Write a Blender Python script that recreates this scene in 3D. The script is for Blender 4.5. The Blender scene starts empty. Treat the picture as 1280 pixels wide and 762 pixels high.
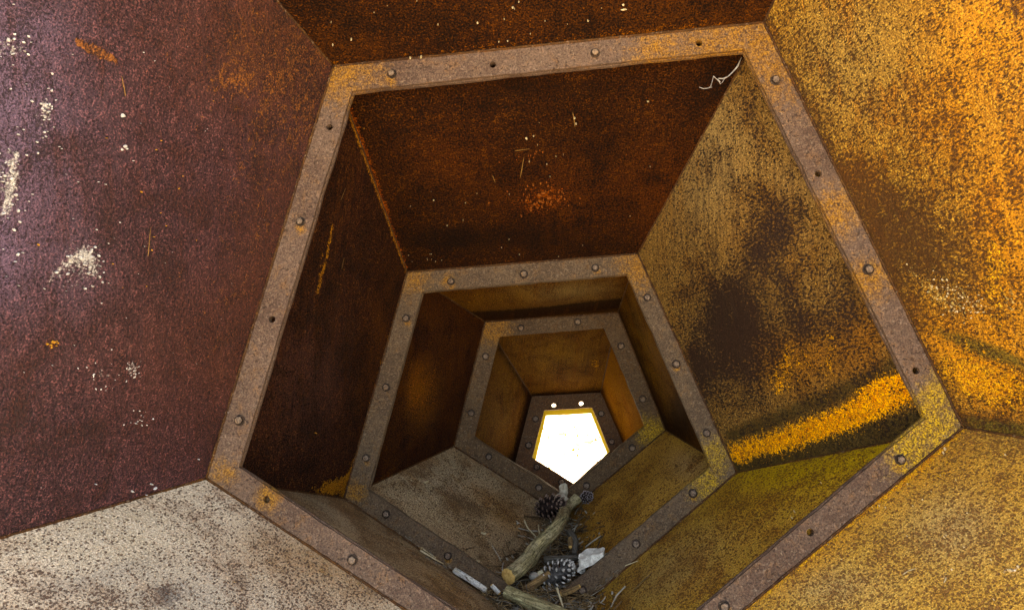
import bpy, bmesh, math, random
import numpy as np
from mathutils import Vector, Matrix, noise as mnoise, geometry

random.seed(7)
rng = np.random.default_rng(7)
S = bpy.context.scene
COL = S.collection

# ------------------------------------------------------------------ camera
IW, IH, F = 1280.0, 762.0, 1000.0
PITCH = math.radians(10.0)
CAM = Vector((0, 0, 1.12))
RIGHT = Vector((1, 0, 0))
FWD = Vector((0, math.cos(PITCH), -math.sin(PITCH)))
UP = Vector((0, math.sin(PITCH), math.cos(PITCH)))
cam_data = bpy.data.cameras.new('camera')
cam_data.sensor_width = 36.0
cam_data.lens = 36.0 * F / IW
cam_data.clip_start = 0.02
cam_data.clip_end = 6000
cam = bpy.data.objects.new('camera', cam_data)
COL.objects.link(cam)
cam.location = CAM
cam.rotation_euler = (math.pi / 2 - PITCH, 0, 0)
S.camera = cam

# ------------------------------------------------------------------ light
SUN_EL, SUN_AZ = math.radians(54), math.radians(12)     # azimuth from +Y towards +X
world = bpy.data.worlds.new('World')
S.world = world
world.use_nodes = True
wn = world.node_tree.nodes
sky = wn.new('ShaderNodeTexSky')
sky.sky_type = 'NISHITA'
sky.sun_disc = False
sky.sun_elevation = SUN_EL
sky.sun_rotation = SUN_AZ
sky.dust_density = 4.0
sky.ozone_density = 0.4
bg = wn['Background']
bg.inputs['Strength'].default_value = 0.13
world.node_tree.links.new(sky.outputs[0], bg.inputs['Color'])
sun_data = bpy.data.lights.new('sun', 'SUN')
sun_data.energy = 5.0
sun_data.angle = math.radians(0.5)
sun_data.color = (1.0, 0.95, 0.86)
sun = bpy.data.objects.new('sun', sun_data)
COL.objects.link(sun)
sd = Vector((math.sin(SUN_AZ) * math.cos(SUN_EL), math.cos(SUN_AZ) * math.cos(SUN_EL), math.sin(SUN_EL)))
sun.rotation_euler = sd.to_track_quat('Z', 'Y').to_euler()
S.view_settings.view_transform = 'Standard'
S.view_settings.look = 'None'
S.view_settings.exposure = 3.2
S.view_settings.gamma = 1.0
S.view_settings.use_white_balance = True      # the camera's setting for open shade
S.view_settings.white_balance_temperature = 9500
S.view_settings.white_balance_tint = 12
S.cycles.max_bounces = 12
S.cycles.diffuse_bounces = 8
S.cycles.use_denoising = True

# ------------------------------------------------------------------ helpers
def W(x, y, z):
    return CAM + RIGHT * x + UP * y + FWD * z

def ray(px, py):
    return (RIGHT * ((px - IW / 2) / F) - UP * ((py - IH / 2) / F) + FWD)

def pt(px, py, z):
    return CAM + ray(px, py) * z

class Plane:
    def __init__(s, n, p):
        s.n = n.normalized(); s.p = p
    def hit(s, px, py):
        d = ray(px, py)
        return CAM + d * ((s.p - CAM).dot(s.n) / d.dot(s.n))

def props(o, label=None, cat=None, group=None, kind=None):
    for k, v in (('label', label), ('category', cat), ('group', group), ('kind', kind)):
        if v: o[k] = v
    return o

def empty(name, loc, label, cat, group=None):
    o = bpy.data.objects.new(name, None)
    o.empty_display_size = 0.05
    COL.objects.link(o)
    o.location = loc
    return props(o, label, cat, group)

def mesh(name, verts, faces, mat, parent=None, smooth=False, mats=None, fm=None):
    me = bpy.data.meshes.new(name)
    me.from_pydata([tuple(v) for v in verts], [], faces)
    for m in (mats or [mat]): me.materials.append(m)
    if fm is not None: me.polygons.foreach_set('material_index', fm)
    if smooth: me.polygons.foreach_set('use_smooth', [True] * len(me.polygons))
    me.update()
    o = bpy.data.objects.new(name, me)
    COL.objects.link(o)
    if parent is not None:
        o.parent = parent
        g = parent; loc = Vector()
        while g is not None:
            loc += g.location; g = g.parent
        if o.parent.type == 'EMPTY' or loc.length:
            o.matrix_parent_inverse = Matrix.Translation(-loc)
    return o

# ------------------------------------------------------------------ node helper
class NT:
    def __init__(s, name):
        s.m = bpy.data.materials.new(name)
        s.m.use_nodes = True
        s.t = s.m.node_tree
        s.b = s.t.nodes['Principled BSDF']
    def lk(s, a, b): s.t.links.new(a, b)
    def put(s, sock, v):
        if isinstance(v, bpy.types.NodeSocket): s.lk(v, sock)
        elif v is not None:
            if isinstance(v, (tuple, list)) and len(v) == 3 and sock.type == 'RGBA': v = (*v, 1)
            sock.default_value = v
    def n(s, t): return s.t.nodes.new(t)
    def math(s, op, a, b=None, c=None, clamp=False):
        n = s.n('ShaderNodeMath'); n.operation = op; n.use_clamp = clamp
        s.put(n.inputs[0], a); s.put(n.inputs[1], b); s.put(n.inputs[2], c)
        return n.outputs[0]
    def mix(s, f, a, b, mode='MIX'):
        n = s.n('ShaderNodeMix'); n.data_type = 'RGBA'; n.blend_type = mode
        s.put(n.inputs[0], f); s.put(n.inputs[6], a); s.put(n.inputs[7], b)
        return n.outputs[2]
    def step(s, v, lo, hi, a=0.0, b=1.0):
        n = s.n('ShaderNodeMapRange'); n.interpolation_type = 'SMOOTHSTEP'
        s.put(n.inputs[0], v); s.put(n.inputs[1], lo); s.put(n.inputs[2], hi)
        s.put(n.inputs[3], a); s.put(n.inputs[4], b)
        return n.outputs[0]
    def noise(s, vec, scale, det=2.0, rough=0.5, dist=0.0):
        n = s.n('ShaderNodeTexNoise')
        s.put(n.inputs['Vector'], vec)
        n.inputs['Scale'].default_value = scale; n.inputs['Detail'].default_value = det
        n.inputs['Roughness'].default_value = rough; n.inputs['Distortion'].default_value = dist
        return n.outputs['Fac']
    def bump(s, h, dist, strength=1.0):
        n = s.n('ShaderNodeBump')
        n.inputs['Distance'].default_value = dist; n.inputs['Strength'].default_value = strength
        s.put(n.inputs['Height'], h); s.lk(n.outputs[0], s.b.inputs['Normal'])
    def out(s, col, rough=0.7, spec=0.3, metal=0.0):
        s.put(s.b.inputs['Base Color'], col); s.put(s.b.inputs['Roughness'], rough)
        s.put(s.b.inputs['Specular IOR Level'], spec); s.put(s.b.inputs['Metallic'], metal)
        return s.m

def srgb(r, g, b):
    f = lambda c: (c / 255 / 12.92) if c <= 10 else ((c / 255 + 0.055) / 1.055) ** 2.4
    return (f(r), f(g), f(b))

OR1, OR2 = (0.42, 0.13, 0.006), (0.62, 0.30, 0.012)

def rust(name, a, b, fleck, speck, sp_thr=0.42, sp_scale=115, fleck_amt=0.6, grain=0.42,
         orange=(OR1, OR2), pale=(0.72, 0.66, 0.56), moss=(0.075, 0.062, 0.006), rough=0.62,
         spec=0.35, stretch=1.0, pale_scale=150, dark_gain=0.2, tint=None, tint_amt=0.5, dots=0.5, dot_scale=130, glow=(0.3, 0.12, 0.01), darkc=None, dust_sheen=(0.3, 0.25, 0.2), soft=0.9, streak=0.6, finepit=0.75, pit_soft=0.05):
    """mottled corroded steel; R,G,B,A of the 'mask' attribute place orange bloom, black pitting and painted edge shade,
    pale marks and green growth"""
    if tint is None: tint = (a[0] * 1.25, a[1] * 0.95, a[2] * 0.55)
    s = NT(name)
    uvn = s.n('ShaderNodeUVMap'); uvn.uv_map = 'UVMap'
    uv = uvn.outputs[0]
    if stretch != 1.0:
        mp = s.n('ShaderNodeMapping'); mp.inputs['Scale'].default_value = (1, stretch, 1)
        s.lk(uv, mp.inputs[0]); uvs = mp.outputs[0]
    else: uvs = uv
    at = s.n('ShaderNodeAttribute'); at.attribute_name = 'mask'
    sep = s.n('ShaderNodeSeparateColor'); s.lk(at.outputs['Color'], sep.inputs[0])
    R, G, B = sep.outputs[0], sep.outputs[1], sep.outputs[2]
    A = at.outputs['Alpha']
    big = s.noise(uv, 2.6, 5, 0.62, 0.8)
    big2 = s.noise(uv, 7.0, 5, 0.66, 0.6)
    mid = s.noise(uv, 22, 5, 0.68, 0.4)
    fine = s.noise(uv, 300, 3, 0.65)
    fin2 = s.noise(uv, 520, 2, 0.6)
    med = s.noise(uv, 85, 4, 0.72, 0.3)
    spk = s.noise(uvs, sp_scale * 1.75, 3.0, 0.6, 0.15)
    t = s.math('ADD', s.math('MULTIPLY', mid, 0.30), s.math('ADD', s.math('MULTIPLY', big, 0.45), s.math('MULTIPLY', big2, 0.40)))
    base = s.mix(s.step(t, 0.46, 0.69), a, b)
    base = s.mix(s.math('MULTIPLY', s.step(s.math('MULTIPLY_ADD', med, 0.6, s.math('MULTIPLY', fine, 0.6)), 0.58, 0.76), fleck_amt), base, fleck)
    # warm tint drifting over the plate
    tv = s.math('ADD', s.math('MULTIPLY', big2, 0.7), s.math('MULTIPLY', mid, 0.4))
    base = s.mix(s.step(tv, 0.50, 0.72, 0.0, tint_amt), base, tint)
    # broad soft drifts: fresh bright rust and painted bright middles, dark scale and painted shade, grey dust and painted sky sheen ('tone' attribute R, G, B)
    at2 = s.n('ShaderNodeAttribute'); at2.attribute_name = 'tone'
    se2 = s.n('ShaderNodeSeparateColor'); s.lk(at2.outputs['Color'], se2.inputs[0])
    vary = s.math('MULTIPLY_ADD', mid, 0.9, s.math('MULTIPLY_ADD', med, 0.9, 0.1))
    base = s.mix(s.math('MULTIPLY', se2.outputs[2], vary, clamp=True), base, dust_sheen)
    base = s.mix(s.math('MULTIPLY', se2.outputs[0], vary, clamp=True), base, glow)
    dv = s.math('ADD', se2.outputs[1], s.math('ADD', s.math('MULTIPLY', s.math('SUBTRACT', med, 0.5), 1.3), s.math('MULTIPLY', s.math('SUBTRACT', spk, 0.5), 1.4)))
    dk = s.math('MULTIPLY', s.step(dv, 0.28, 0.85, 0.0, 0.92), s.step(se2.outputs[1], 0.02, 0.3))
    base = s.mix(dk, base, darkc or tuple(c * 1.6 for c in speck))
    # water runs following gravity
    fuv = s.n('ShaderNodeUVMap'); fuv.uv_map = 'Flow'
    fm_ = s.n('ShaderNodeMapping'); fm_.inputs['Scale'].default_value = (1, 0.07, 1); s.lk(fuv.outputs[0], fm_.inputs[0])
    run = s.noise(fm_.outputs[0], 42, 5, 0.68, 0.3); run2 = s.noise(fm_.outputs[0], 120, 3, 0.6, 0.2)
    rm = s.math('MULTIPLY', s.step(s.math('MULTIPLY_ADD', big2, 0.5, s.math('MULTIPLY', run, 0.7)), 0.60, 0.76), streak)
    base = s.mix(rm, base, tint)
    base = s.mix(s.math('MULTIPLY', s.step(s.math('MULTIPLY_ADD', big, 0.35, s.math('MULTIPLY', run2, 0.8)), 0.60, 0.74), streak * 0.8), base, tuple(c * 2.2 for c in speck))
    # green growth
    mm = s.step(s.math('ADD', A, s.math('MULTIPLY', s.math('SUBTRACT', med, 0.5), 1.0)), 0.2, 0.85)
    base = s.mix(s.math('MULTIPLY', mm, 0.8), base, moss)
    # orange bloom, ragged and crusty
    ov = s.math('ADD', R, s.math('ADD', s.math('MULTIPLY', s.math('SUBTRACT', med, 0.5), 1.5),
                                 s.math('ADD', s.math('MULTIPLY', s.math('SUBTRACT', fine, 0.5), 1.1), s.math('MULTIPLY', s.math('SUBTRACT', mid, 0.5), 0.9))))
    om = s.math('MULTIPLY', s.step(ov, 0.40, 0.72), s.step(R, 0.03, 0.16))
    oc = s.mix(s.step(s.math('MULTIPLY_ADD', fine, 0.5, s.math('MULTIPLY', med, 0.6)), 0.45, 0.66), orange[0], orange[1])
    base = s.mix(om, base, oc)
    # pitting
    thr = s.math('ADD', s.math('MULTIPLY_ADD', G, dark_gain, sp_thr), s.math('MULTIPLY', s.math('SUBTRACT', mid, 0.5), 0.30))
    thr = s.math('ADD', thr, s.math('MULTIPLY', s.math('SUBTRACT', big2, 0.5), 0.42))
    thr = s.math('SUBTRACT', thr, s.math('MULTIPLY', om, 0.05))
    sm = s.step(s.math('SUBTRACT', thr, spk), -pit_soft * 0.5, pit_soft)
    # separate round pits
    wn_ = s.n('ShaderNodeTexNoise'); s.lk(uvs, wn_.inputs['Vector']); wn_.inputs['Scale'].default_value = dot_scale * 1.6; wn_.inputs['Detail'].default_value = 2
    wv_ = s.n('ShaderNodeVectorMath'); wv_.operation = 'MULTIPLY_ADD'
    s.lk(wn_.outputs['Color'], wv_.inputs[0]); wv_.inputs[1].default_value = (0.6 / dot_scale,) * 3; s.lk(uvs, wv_.inputs[2])
    vo = s.n('ShaderNodeTexVoronoi'); s.lk(wv_.outputs[0], vo.inputs['Vector']); vo.inputs['Scale'].default_value = dot_scale
    sc_ = s.n('ShaderNodeSeparateColor'); s.lk(vo.outputs['Color'], sc_.inputs[0])
    dn = s.math('ADD', s.math('MULTIPLY_ADD', G, 0.35, dots - 1.0), s.math('MULTIPLY', s.math('SUBTRACT', big2, 0.5), 0.7))
    rad = s.math('MULTIPLY', s.math('ADD', sc_.outputs[0], dn), 0.62)
    rad = s.math('SUBTRACT', rad, s.math('MULTIPLY', om, 0.12))
    dm = s.step(s.math('SUBTRACT', rad, vo.outputs['Distance']), 0.0, 0.14)
    spf = s.noise(uvs, sp_scale * 3.6, 2.0, 0.5, 0.1)
    sf = s.math('MULTIPLY', s.step(s.math('SUBTRACT', s.math('ADD', thr, 0.01), spf), 0.0, 0.06), finepit)
    sm = s.math('MAXIMUM', s.math('MAXIMUM', sm, dm), sf)
    base = s.mix(s.math('MULTIPLY', sm, soft), base, speck)
    # pale marks, including scrapes and bird lime
    pn = s.noise(uv, pale_scale, 4, 0.7)
    pv = s.math('ADD', B, s.math('MULTIPLY', s.math('SUBTRACT', pn, 0.5), 1.9))
    pm = s.math('MULTIPLY', s.step(pv, 0.46, 1.0), s.step(B, 0.03, 0.25))
    base = s.mix(pm, base, pale)
    # grain
    g = s.math('MULTIPLY', s.step(fine, 0.32, 0.68, 1.0 - grain, 1.0 + grain), s.step(fin2, 0.32, 0.68, 1.0 - grain * 0.7, 1.0 + grain * 0.7))
    gn = s.n('ShaderNodeCombineColor')
    for i in range(3): s.lk(g, gn.inputs[i])
    base = s.mix(1.0, base, gn.outputs[0], 'MULTIPLY')
    h = s.math('ADD', s.math('MULTIPLY', sm, -0.8), s.math('ADD', s.math('MULTIPLY', fine, 0.5), s.math('MULTIPLY', med, 0.8)))
    h = s.math('ADD', h, s.math('ADD', s.math('MULTIPLY', om, 0.5), s.math('MULTIPLY', big, 2.2)))
    s.bump(h, 0.0022)
    rr = s.math('MULTIPLY_ADD', s.math('SUBTRACT', med, 0.5), 0.5, rough)
    return s.out(base, rr, spec)

def flange_mat(name, a, b, c, stains, dark=(0.03, 0.015, 0.010)):
    """grey-brown bolted plate; stains = [(world point, radius, kind)]"""
    s = NT(name)
    geo = s.n('ShaderNodeNewGeometry')
    p = geo.outputs['Position']
    big = s.noise(p, 6, 4, 0.6, 0.5)
    mid = s.noise(p, 34, 5, 0.7, 0.4)
    med = s.noise(p, 85, 4, 0.7)
    fine = s.noise(p, 340, 3, 0.6)
    spk = s.noise(p, 185, 2.5, 0.55, 0.2)
    base = s.mix(s.step(s.math('MULTIPLY_ADD', mid, 0.5, s.math('MULTIPLY', big, 0.6)), 0.45, 0.66), a, b)
    base = s.mix(s.step(med, 0.5, 0.7, 0, 0.75), base, c)
    base = s.mix(s.step(s.math('MULTIPLY_ADD', mid, 0.6, s.math('MULTIPLY', med, 0.4)), 0.50, 0.66, 0, 0.75), base, (b[0] * 1.15, b[1] * 0.85, b[2] * 0.45))
    acc = None; accy = None
    for q, r, kind in stains:
        d = s.n('ShaderNodeVectorMath'); d.operation = 'DISTANCE'
        s.lk(p, d.inputs[0]); d.inputs[1].default_value = tuple(q)
        wv = s.math('MULTIPLY_ADD', s.math('SUBTRACT', mid, 0.5), r * 2.2, d.outputs['Value'])
        wv = s.math('MULTIPLY_ADD', s.math('SUBTRACT', big, 0.5), r * 1.6, wv)
        v = s.step(wv, 0.0, r * 2.1, 0.80, 0.0)
        if kind == 'o': acc = v if acc is None else s.math('MAXIMUM', acc, v)
        else: accy = v if accy is None else s.math('MAXIMUM', accy, v)
    def spread(m, c1, c2, base, k=0.40):
        ov = s.math('ADD', m, s.math('ADD', s.math('MULTIPLY', s.math('SUBTRACT', med, 0.5), 1.2), s.math('MULTIPLY', s.math('SUBTRACT', mid, 0.5), 0.8)))
        om = s.math('MULTIPLY', s.step(ov, k - 0.12, k + 0.62), s.step(m, 0.02, 0.25))
        return s.mix(om, base, s.mix(s.step(fine, 0.4, 0.62), c1, c2))
    if acc is not None: base = spread(acc, (0.17, 0.066, 0.008), (0.28, 0.13, 0.014), base)
    if accy is not None: base = spread(accy, (0.17, 0.088, 0.006), (0.42, 0.255, 0.012), base)
    thr = s.math('ADD', 0.385, s.math('MULTIPLY', s.math('SUBTRACT', mid, 0.5), 0.4))
    sm = s.step(s.math('SUBTRACT', thr, spk), 0.0, 0.05)
    base = s.mix(s.math('MULTIPLY', sm, 0.62), base, dark)
    lt = s.step(s.noise(p, 190, 3, 0.6), 0.58, 0.68)
    base = s.mix(s.math('MULTIPLY', lt, 0.35), base, (0.26, 0.19, 0.135))
    g = s.step(fine, 0.34, 0.66, 0.68, 1.32)
    gn = s.n('ShaderNodeCombineColor')
    for i in range(3): s.lk(g, gn.inputs[i])
    base = s.mix(1.0, base, gn.outputs[0], 'MULTIPLY')
    s.bump(s.math('ADD', s.math('MULTIPLY', sm, -0.7), s.math('ADD', s.math('MULTIPLY', fine, 0.5), med)), 0.0010)
    return s.out(base, 0.68, 0.2)

def plain(name, a, b, scale=60, rough=0.8, spec=0.2, bump=0.001, stretch=None, c=None):
    s = NT(name)
    tc = s.n('ShaderNodeTexCoord'); v = tc.outputs['Object']
    n1 = s.noise(v, scale, 5, 0.65, 0.3); n2 = s.noise(v, scale * 5, 3, 0.6)
    base = s.mix(s.step(n1, 0.36, 0.64), a, b)
    if c: base = s.mix(s.step(n2, 0.55, 0.68, 0, 0.8), base, c)
    s.bump(s.math('ADD', n1, s.math('MULTIPLY', n2, 0.5)), bump)
    return s.out(base, rough, spec)

# ------------------------------------------------------------------ the tapering steel tunnel: joints
# each joint: plane in camera-aligned axes, outer (wall) and inner (opening) pentagon, order TL TR R B L
PL = [None,
      ((0.081, -0.1443, 0.9862), (0.0961, -0.0517, 1.4692)),
      ((0.076, -0.1694, 0.9826), (0.0507, -0.2835, 1.9367)),
      ((0.0061, 0.051, 0.9987), (0.1318, -0.2918, 2.3276)),
      ((0.0528, -0.3087, 0.9497), (0.1932, -0.4533, 2.6548))]
OUT = [None,
       [(416, 82.3), (955.5, 27.5), (1205, 534), (742.4, 918), (257, 598)],
       [(508.6, 339.4), (797.7, 316.4), (921.7, 590.4), (685, 794.5), (429.5, 622.5)],
       [(606, 401.5), (772.8, 389.7), (832.5, 537.7), (705.2, 644.7), (567, 557.6)],
       [(665, 495), (751, 490.3), (786, 570.5), (718.7, 628), (643.5, 579.4)]]
INN = [None,
       [(440, 113.5), (930.5, 61.7), (1157.7, 522), (739.5, 877), (298, 584)],
       [(528, 364.3), (784, 342.3), (889.5, 583), (679.5, 759), (460, 612.3)],
       [(624, 420.5), (755.8, 410), (807, 532.5), (704, 618), (592.5, 547)],
       [(680, 512.7), (740.4, 509), (762.3, 563.8), (716.8, 603.6), (665.2, 571.5)]]
planes = [None]
for q in PL[1:]:
    n = RIGHT * q[0][0] + UP * q[0][1] + FWD * q[0][2]
    planes.append(Plane(n, W(*q[1])))
outer = [None] + [[planes[k].hit(*p) for p in OUT[k]] for k in range(1, 5)]
inner = [None] + [[planes[k].hit(*p) for p in INN[k]] for k in range(1, 5)]
# the wide mouth: follow the welded corner seams towards the viewer
seam_dir = [(-71, -82.3), (12.5, -27.5), (75, 13), (12, 130), (-257, 74)]
mouth_z = 0.62
cen1 = sum(outer[1], Vector()) / 5
mouth_plane = Plane(planes[1].n, CAM + FWD * 0.93 + RIGHT * 0.13)
mouth = []
for i in range(5):
    best = None
    for sstep in np.linspace(0.3, 22, 600):
        px = OUT[1][i][0] + seam_dir[i][0] * sstep; py = OUT[1][i][1] + seam_dir[i][1] * sstep
        h = mouth_plane.hit(px, py)
        r = (h - (cen1 - planes[1].n * ((cen1 - mouth_plane.p).dot(planes[1].n)))).length
        if best is None or abs(r - 0.985) < best[0]: best = (abs(r - 0.985), h)
    mouth.append(best[1])
outer[0] = mouth

low = min(p.z for r in outer for p in r)
GZ = low - 0.012

# ------------------------------------------------------------------ setting: ground
s = NT('sunlit_gravel_ground')
geo = s.n('ShaderNodeNewGeometry'); p = geo.outputs['Position']
n1 = s.noise(p, 1.3, 5, 0.6); n2 = s.noise(p, 30, 4, 0.7); n3 = s.noise(p, 160, 3, 0.6)
b = s.mix(s.step(n1, 0.35, 0.65), (0.40, 0.36, 0.29), (0.50, 0.46, 0.38))
b = s.mix(s.step(n2, 0.5, 0.7, 0, 0.6), b, (0.34, 0.27, 0.18))
b = s.mix(s.step(n3, 0.56, 0.68, 0, 0.5), b, (0.62, 0.58, 0.5))
n4 = s.noise(p, 9, 5, 0.7)
b = s.mix(s.step(s.math('MULTIPLY_ADD', n4, 0.6, s.math('MULTIPLY', n2, 0.5)), 0.555, 0.66, 0, 0.9), b, (0.085, 0.052, 0.016))
s.bump(s.math('ADD', n2, s.math('MULTIPLY', n3, 0.6)), 0.006)
ground_m = s.out(b, 0.9, 0.2)
g = mesh('ground', [(-3000, -3000, GZ), (3000, -3000, GZ), (3000, 3000, GZ), (-3000, 3000, GZ)], [(0, 1, 2, 3)], ground_m)
props(g, 'pale sunlit sandy ground seen through the far opening', None, None, 'structure')

# dry leaves, grass stalks and pebbles on the ground beyond the far mouth
dry_m = plain('dry_leaf_bits', (0.20, 0.12, 0.03), (0.34, 0.22, 0.05), 30, c=(0.13, 0.08, 0.02))
V, Fc = [], []
for _ in range(95):
    x = random.gauss(0.27, 0.16); y = random.gauss(2.95, 0.25)
    a = random.uniform(0, 6.28); l = random.uniform(0.003, 0.009); w = l * random.uniform(0.15, 0.6); zz = random.uniform(0.004, 0.016)
    c_, s_ = math.cos(a), math.sin(a); k = len(V)
    for (u, v_, h) in ((-l, 0, 0), (0, -w, .6), (l, 0, .2), (0, w, 1), (0, 0, -0.4)):
        V.append((x + u * c_ - v_ * s_, y + u * s_ + v_ * c_, GZ + 0.004 + zz * max(h, 0) + (0.001 if h < 0 else 0)))
    Fc += [(k, k + 1, k + 2), (k, k + 2, k + 3), (k, k + 4, k + 1), (k + 1, k + 4, k + 2), (k + 2, k + 4, k + 3), (k + 3, k + 4, k)]
props(mesh('dry_leaf_litter', V, Fc, dry_m), 'scattered brown leaf bits on the bright ground outside the far opening', None, None, 'stuff')

# ------------------------------------------------------------------ sculpture
sculpt = empty('steel_sculpture', Vector((outer[1][3].x, outer[1][3].y, GZ)),
               'rusty pentagonal steel tunnel tapering towards a small bright opening', 'sculpture')

def unit(v): return v.normalized()

class Panel:
    """one trapezoid wall plate between two joints, with a metric uv frame"""
    def __init__(s, k, i):
        a, b = outer[k][i], outer[k][(i + 1) % 5]
        d, c = outer[k + 1][i], outer[k + 1][(i + 1) % 5]
        s.q = (a, b, c, d)
        s.o = (a + b + c + d) / 4
        s.e1 = unit((c - d) + (b - a))
        nn = unit((c - a).cross(d - b))
        axis = (cen(k) + cen(k + 1)) / 2
        if nn.dot(axis - s.o) < 0: nn = -nn
        s.n = nn
        s.e2 = unit(nn.cross(s.e1))
        s.plane = Plane(nn, s.o)
    def uv(s, P): d = P - s.o; return np.array((d.dot(s.e1), d.dot(s.e2)))
    def hit(s, px, py, off=0.0): return s.plane.hit(px, py) + s.n * off

def cen(k): return sum(outer[k], Vector()) / 5

panels = {(k, i): Panel(k, i) for k in range(4) for i in range(5)}
TOP, RGT, LR, LL, LFT = 0, 1, 2, 3, 4

def build_panel(k, i, mat, feats, label=None, cell=0.008, th=0.006):
    P = panels[(k, i)]
    a, b, c, d = P.q
    nu = max(6, int(max((b - a).length, (c - d).length) / cell)); nv = max(6, int(max((d - a).length, (c - b).length) / cell))
    nu, nv = min(nu, 150), min(nv, 110)
    U, T = np.meshgrid(np.linspace(0, 1, nu + 1), np.linspace(0, 1, nv + 1))
    A_, B_, C_, D_ = (np.array(v) for v in (a, b, c, d))
    U1, T1 = U[..., None], T[..., None]
    pts = (A_ * (1 - U1) + B_ * U1) * (1 - T1) + (D_ * (1 - U1) + C_ * U1) * T1
    # gentle dents of the plate, zero along the welded edges
    bell = (np.sin(np.pi * U) * np.sin(np.pi * T))[..., None]
    ph = rng.uniform(0, 6.28, 4)
    wob = np.sin(U * 7 + ph[0]) * np.cos(T * 5 + ph[1]) + np.sin(U * 3 + T * 4 + ph[2])
    pts = pts + np.array(P.n) * bell * wob[..., None] * 0.0052
    flat = pts.reshape(-1, 3)
    rel = flat - np.array(P.o)
    uv = np.stack([rel @ np.array(P.e1), rel @ np.array(P.e2)], 1)
    mask = np.zeros((len(flat), 4)); tone = np.zeros((len(flat), 4))
    edge = {'near': T.ravel() * 0 + 1, }
    Wd = {'side0': U.ravel() * (b - a).length, 'side1': (1 - U.ravel()) * (b - a).length,
          'far': (1 - T.ravel()) * ((d - a).length + (c - b).length) / 2, 'near': T.ravel() * ((d - a).length + (c - b).length) / 2}
    for f in feats:
        kind = f[0]
        if kind == 'blob':      # px, py, rx, ry, channel, amount [, angle of the ellipse in the wall as seen]
            _, px, py, rx, ry, ch, am = f[:7]
            an = math.radians(f[7]) if len(f) > 7 else 0
            c0 = P.uv(P.hit(px, py))
            ax = P.uv(P.hit(px + rx * math.cos(an), py + rx * math.sin(an))) - c0
            ay = P.uv(P.hit(px - ry * math.sin(an), py + ry * math.cos(an))) - c0
            M = np.linalg.inv(np.stack([ax, ay], 1))
            e = (uv - c0) @ M.T
            v = am * np.exp(-(e ** 2).sum(1))
        elif kind == 'line':    # list of pixel points, half width in pixels, channel, amount
            _, ps, hw, ch, am = f
            best = np.full(len(uv), 1e9)
            q = [P.uv(P.hit(*p)) for p in ps]
            w = np.linalg.norm(P.uv(P.hit(ps[0][0] + hw, ps[0][1])) - q[0])
            for s0, s1 in zip(q[:-1], q[1:]):
                dd = s1 - s0; t = np.clip(((uv - s0) @ dd) / (dd @ dd), 0, 1)
                best = np.minimum(best, np.linalg.norm(uv - (s0 + t[:, None] * dd), axis=1))
            v = am * np.exp(-(best / w) ** 2)
        elif kind == 'edge':    # which edge, width in metres, channel, amount
            _, wh, w, ch, am = f
            v = am * np.exp(-(Wd[wh] / w) ** 2)
        if ch in 'odu': tone[:, 'odu'.index(ch)] += v
        else: mask[:, 'RGBA'.index(ch)] += v
    mask = np.clip(mask, -1, 1.3)
    n0 = len(flat)
    # the outside of the plate, a coarser sheet 6 mm behind
    bu = sorted(set([0, nu] + list(range(0, nu, 6)))); bv = sorted(set([0, nv] + list(range(0, nv, 6))))
    back = [flat[r * (nu + 1) + cc] - np.array(P.n) * th for r in bv for cc in bu]
    verts = [tuple(v) for v in flat] + [tuple(v) for v in back]
    faces = []
    idx = lambda r, cc: r * (nu + 1) + cc
    bid = lambda i_, j_: n0 + i_ * len(bu) + j_
    flip = unit((b - a).cross(d - a)).dot(P.n) < 0
    for r in range(nv):
        for cc in range(nu):
            f = (idx(r, cc), idx(r, cc + 1), idx(r + 1, cc + 1), idx(r + 1, cc))
            faces.append(f[::-1] if flip else f)
    nb = (len(bv), len(bu))
    for i_ in range(nb[0] - 1):
        for j_ in range(nb[1] - 1):
            f = (bid(i_, j_), bid(i_ + 1, j_), bid(i_ + 1, j_ + 1), bid(i_, j_ + 1))
            faces.append(f[::-1] if flip else f)
    for j_ in range(nb[1] - 1):
        for r, i_, rev in ((0, 0, False), (nv, nb[0] - 1, True)):
            f = tuple(idx(r, cc) for cc in range(bu[j_], bu[j_ + 1] + 1)) + (bid(i_, j_ + 1), bid(i_, j_))
            faces.append(f if (flip != rev) else f[::-1])
    for i_ in range(nb[0] - 1):
        for cc, j_, rev in ((0, 0, True), (nu, nb[1] - 1, False)):
            f = tuple(idx(r, cc) for r in range(bv[i_], bv[i_ + 1] + 1)) + (bid(i_ + 1, j_), bid(i_, j_))
            faces.append(f if (flip != rev) else f[::-1])
    o = mesh('wall_panel', verts, faces, mat, sculpt)
    me = o.data
    ofs = rng.uniform(0, 40, 2)
    uvall = np.vstack([uv, [P.uv(Vector(v)) for v in back]]) + ofs
    lay = me.uv_layers.new(name='UVMap')
    li = np.zeros(len(me.loops), dtype=np.int32); me.loops.foreach_get('vertex_index', li)
    lay.data.foreach_set('uv', uvall[li].astype(np.float32).ravel())
    gd = Vector((0, 0, -1)); gv = np.array((gd.dot(P.e1), gd.dot(P.e2))); gv /= np.linalg.norm(gv) + 1e-9
    flow = np.stack([uvall @ np.array((-gv[1], gv[0])), uvall @ gv], 1)
    fl = me.uv_layers.new(name='Flow')
    fl.data.foreach_set('uv', flow[li].astype(np.float32).ravel())
    att = me.attributes.new('mask', 'FLOAT_COLOR', 'POINT')
    mk = np.vstack([mask, np.zeros((len(back), 4))])
    att.data.foreach_set('color', mk.astype(np.float32).ravel())
    att = me.attributes.new('tone', 'FLOAT_COLOR', 'POINT')
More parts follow.
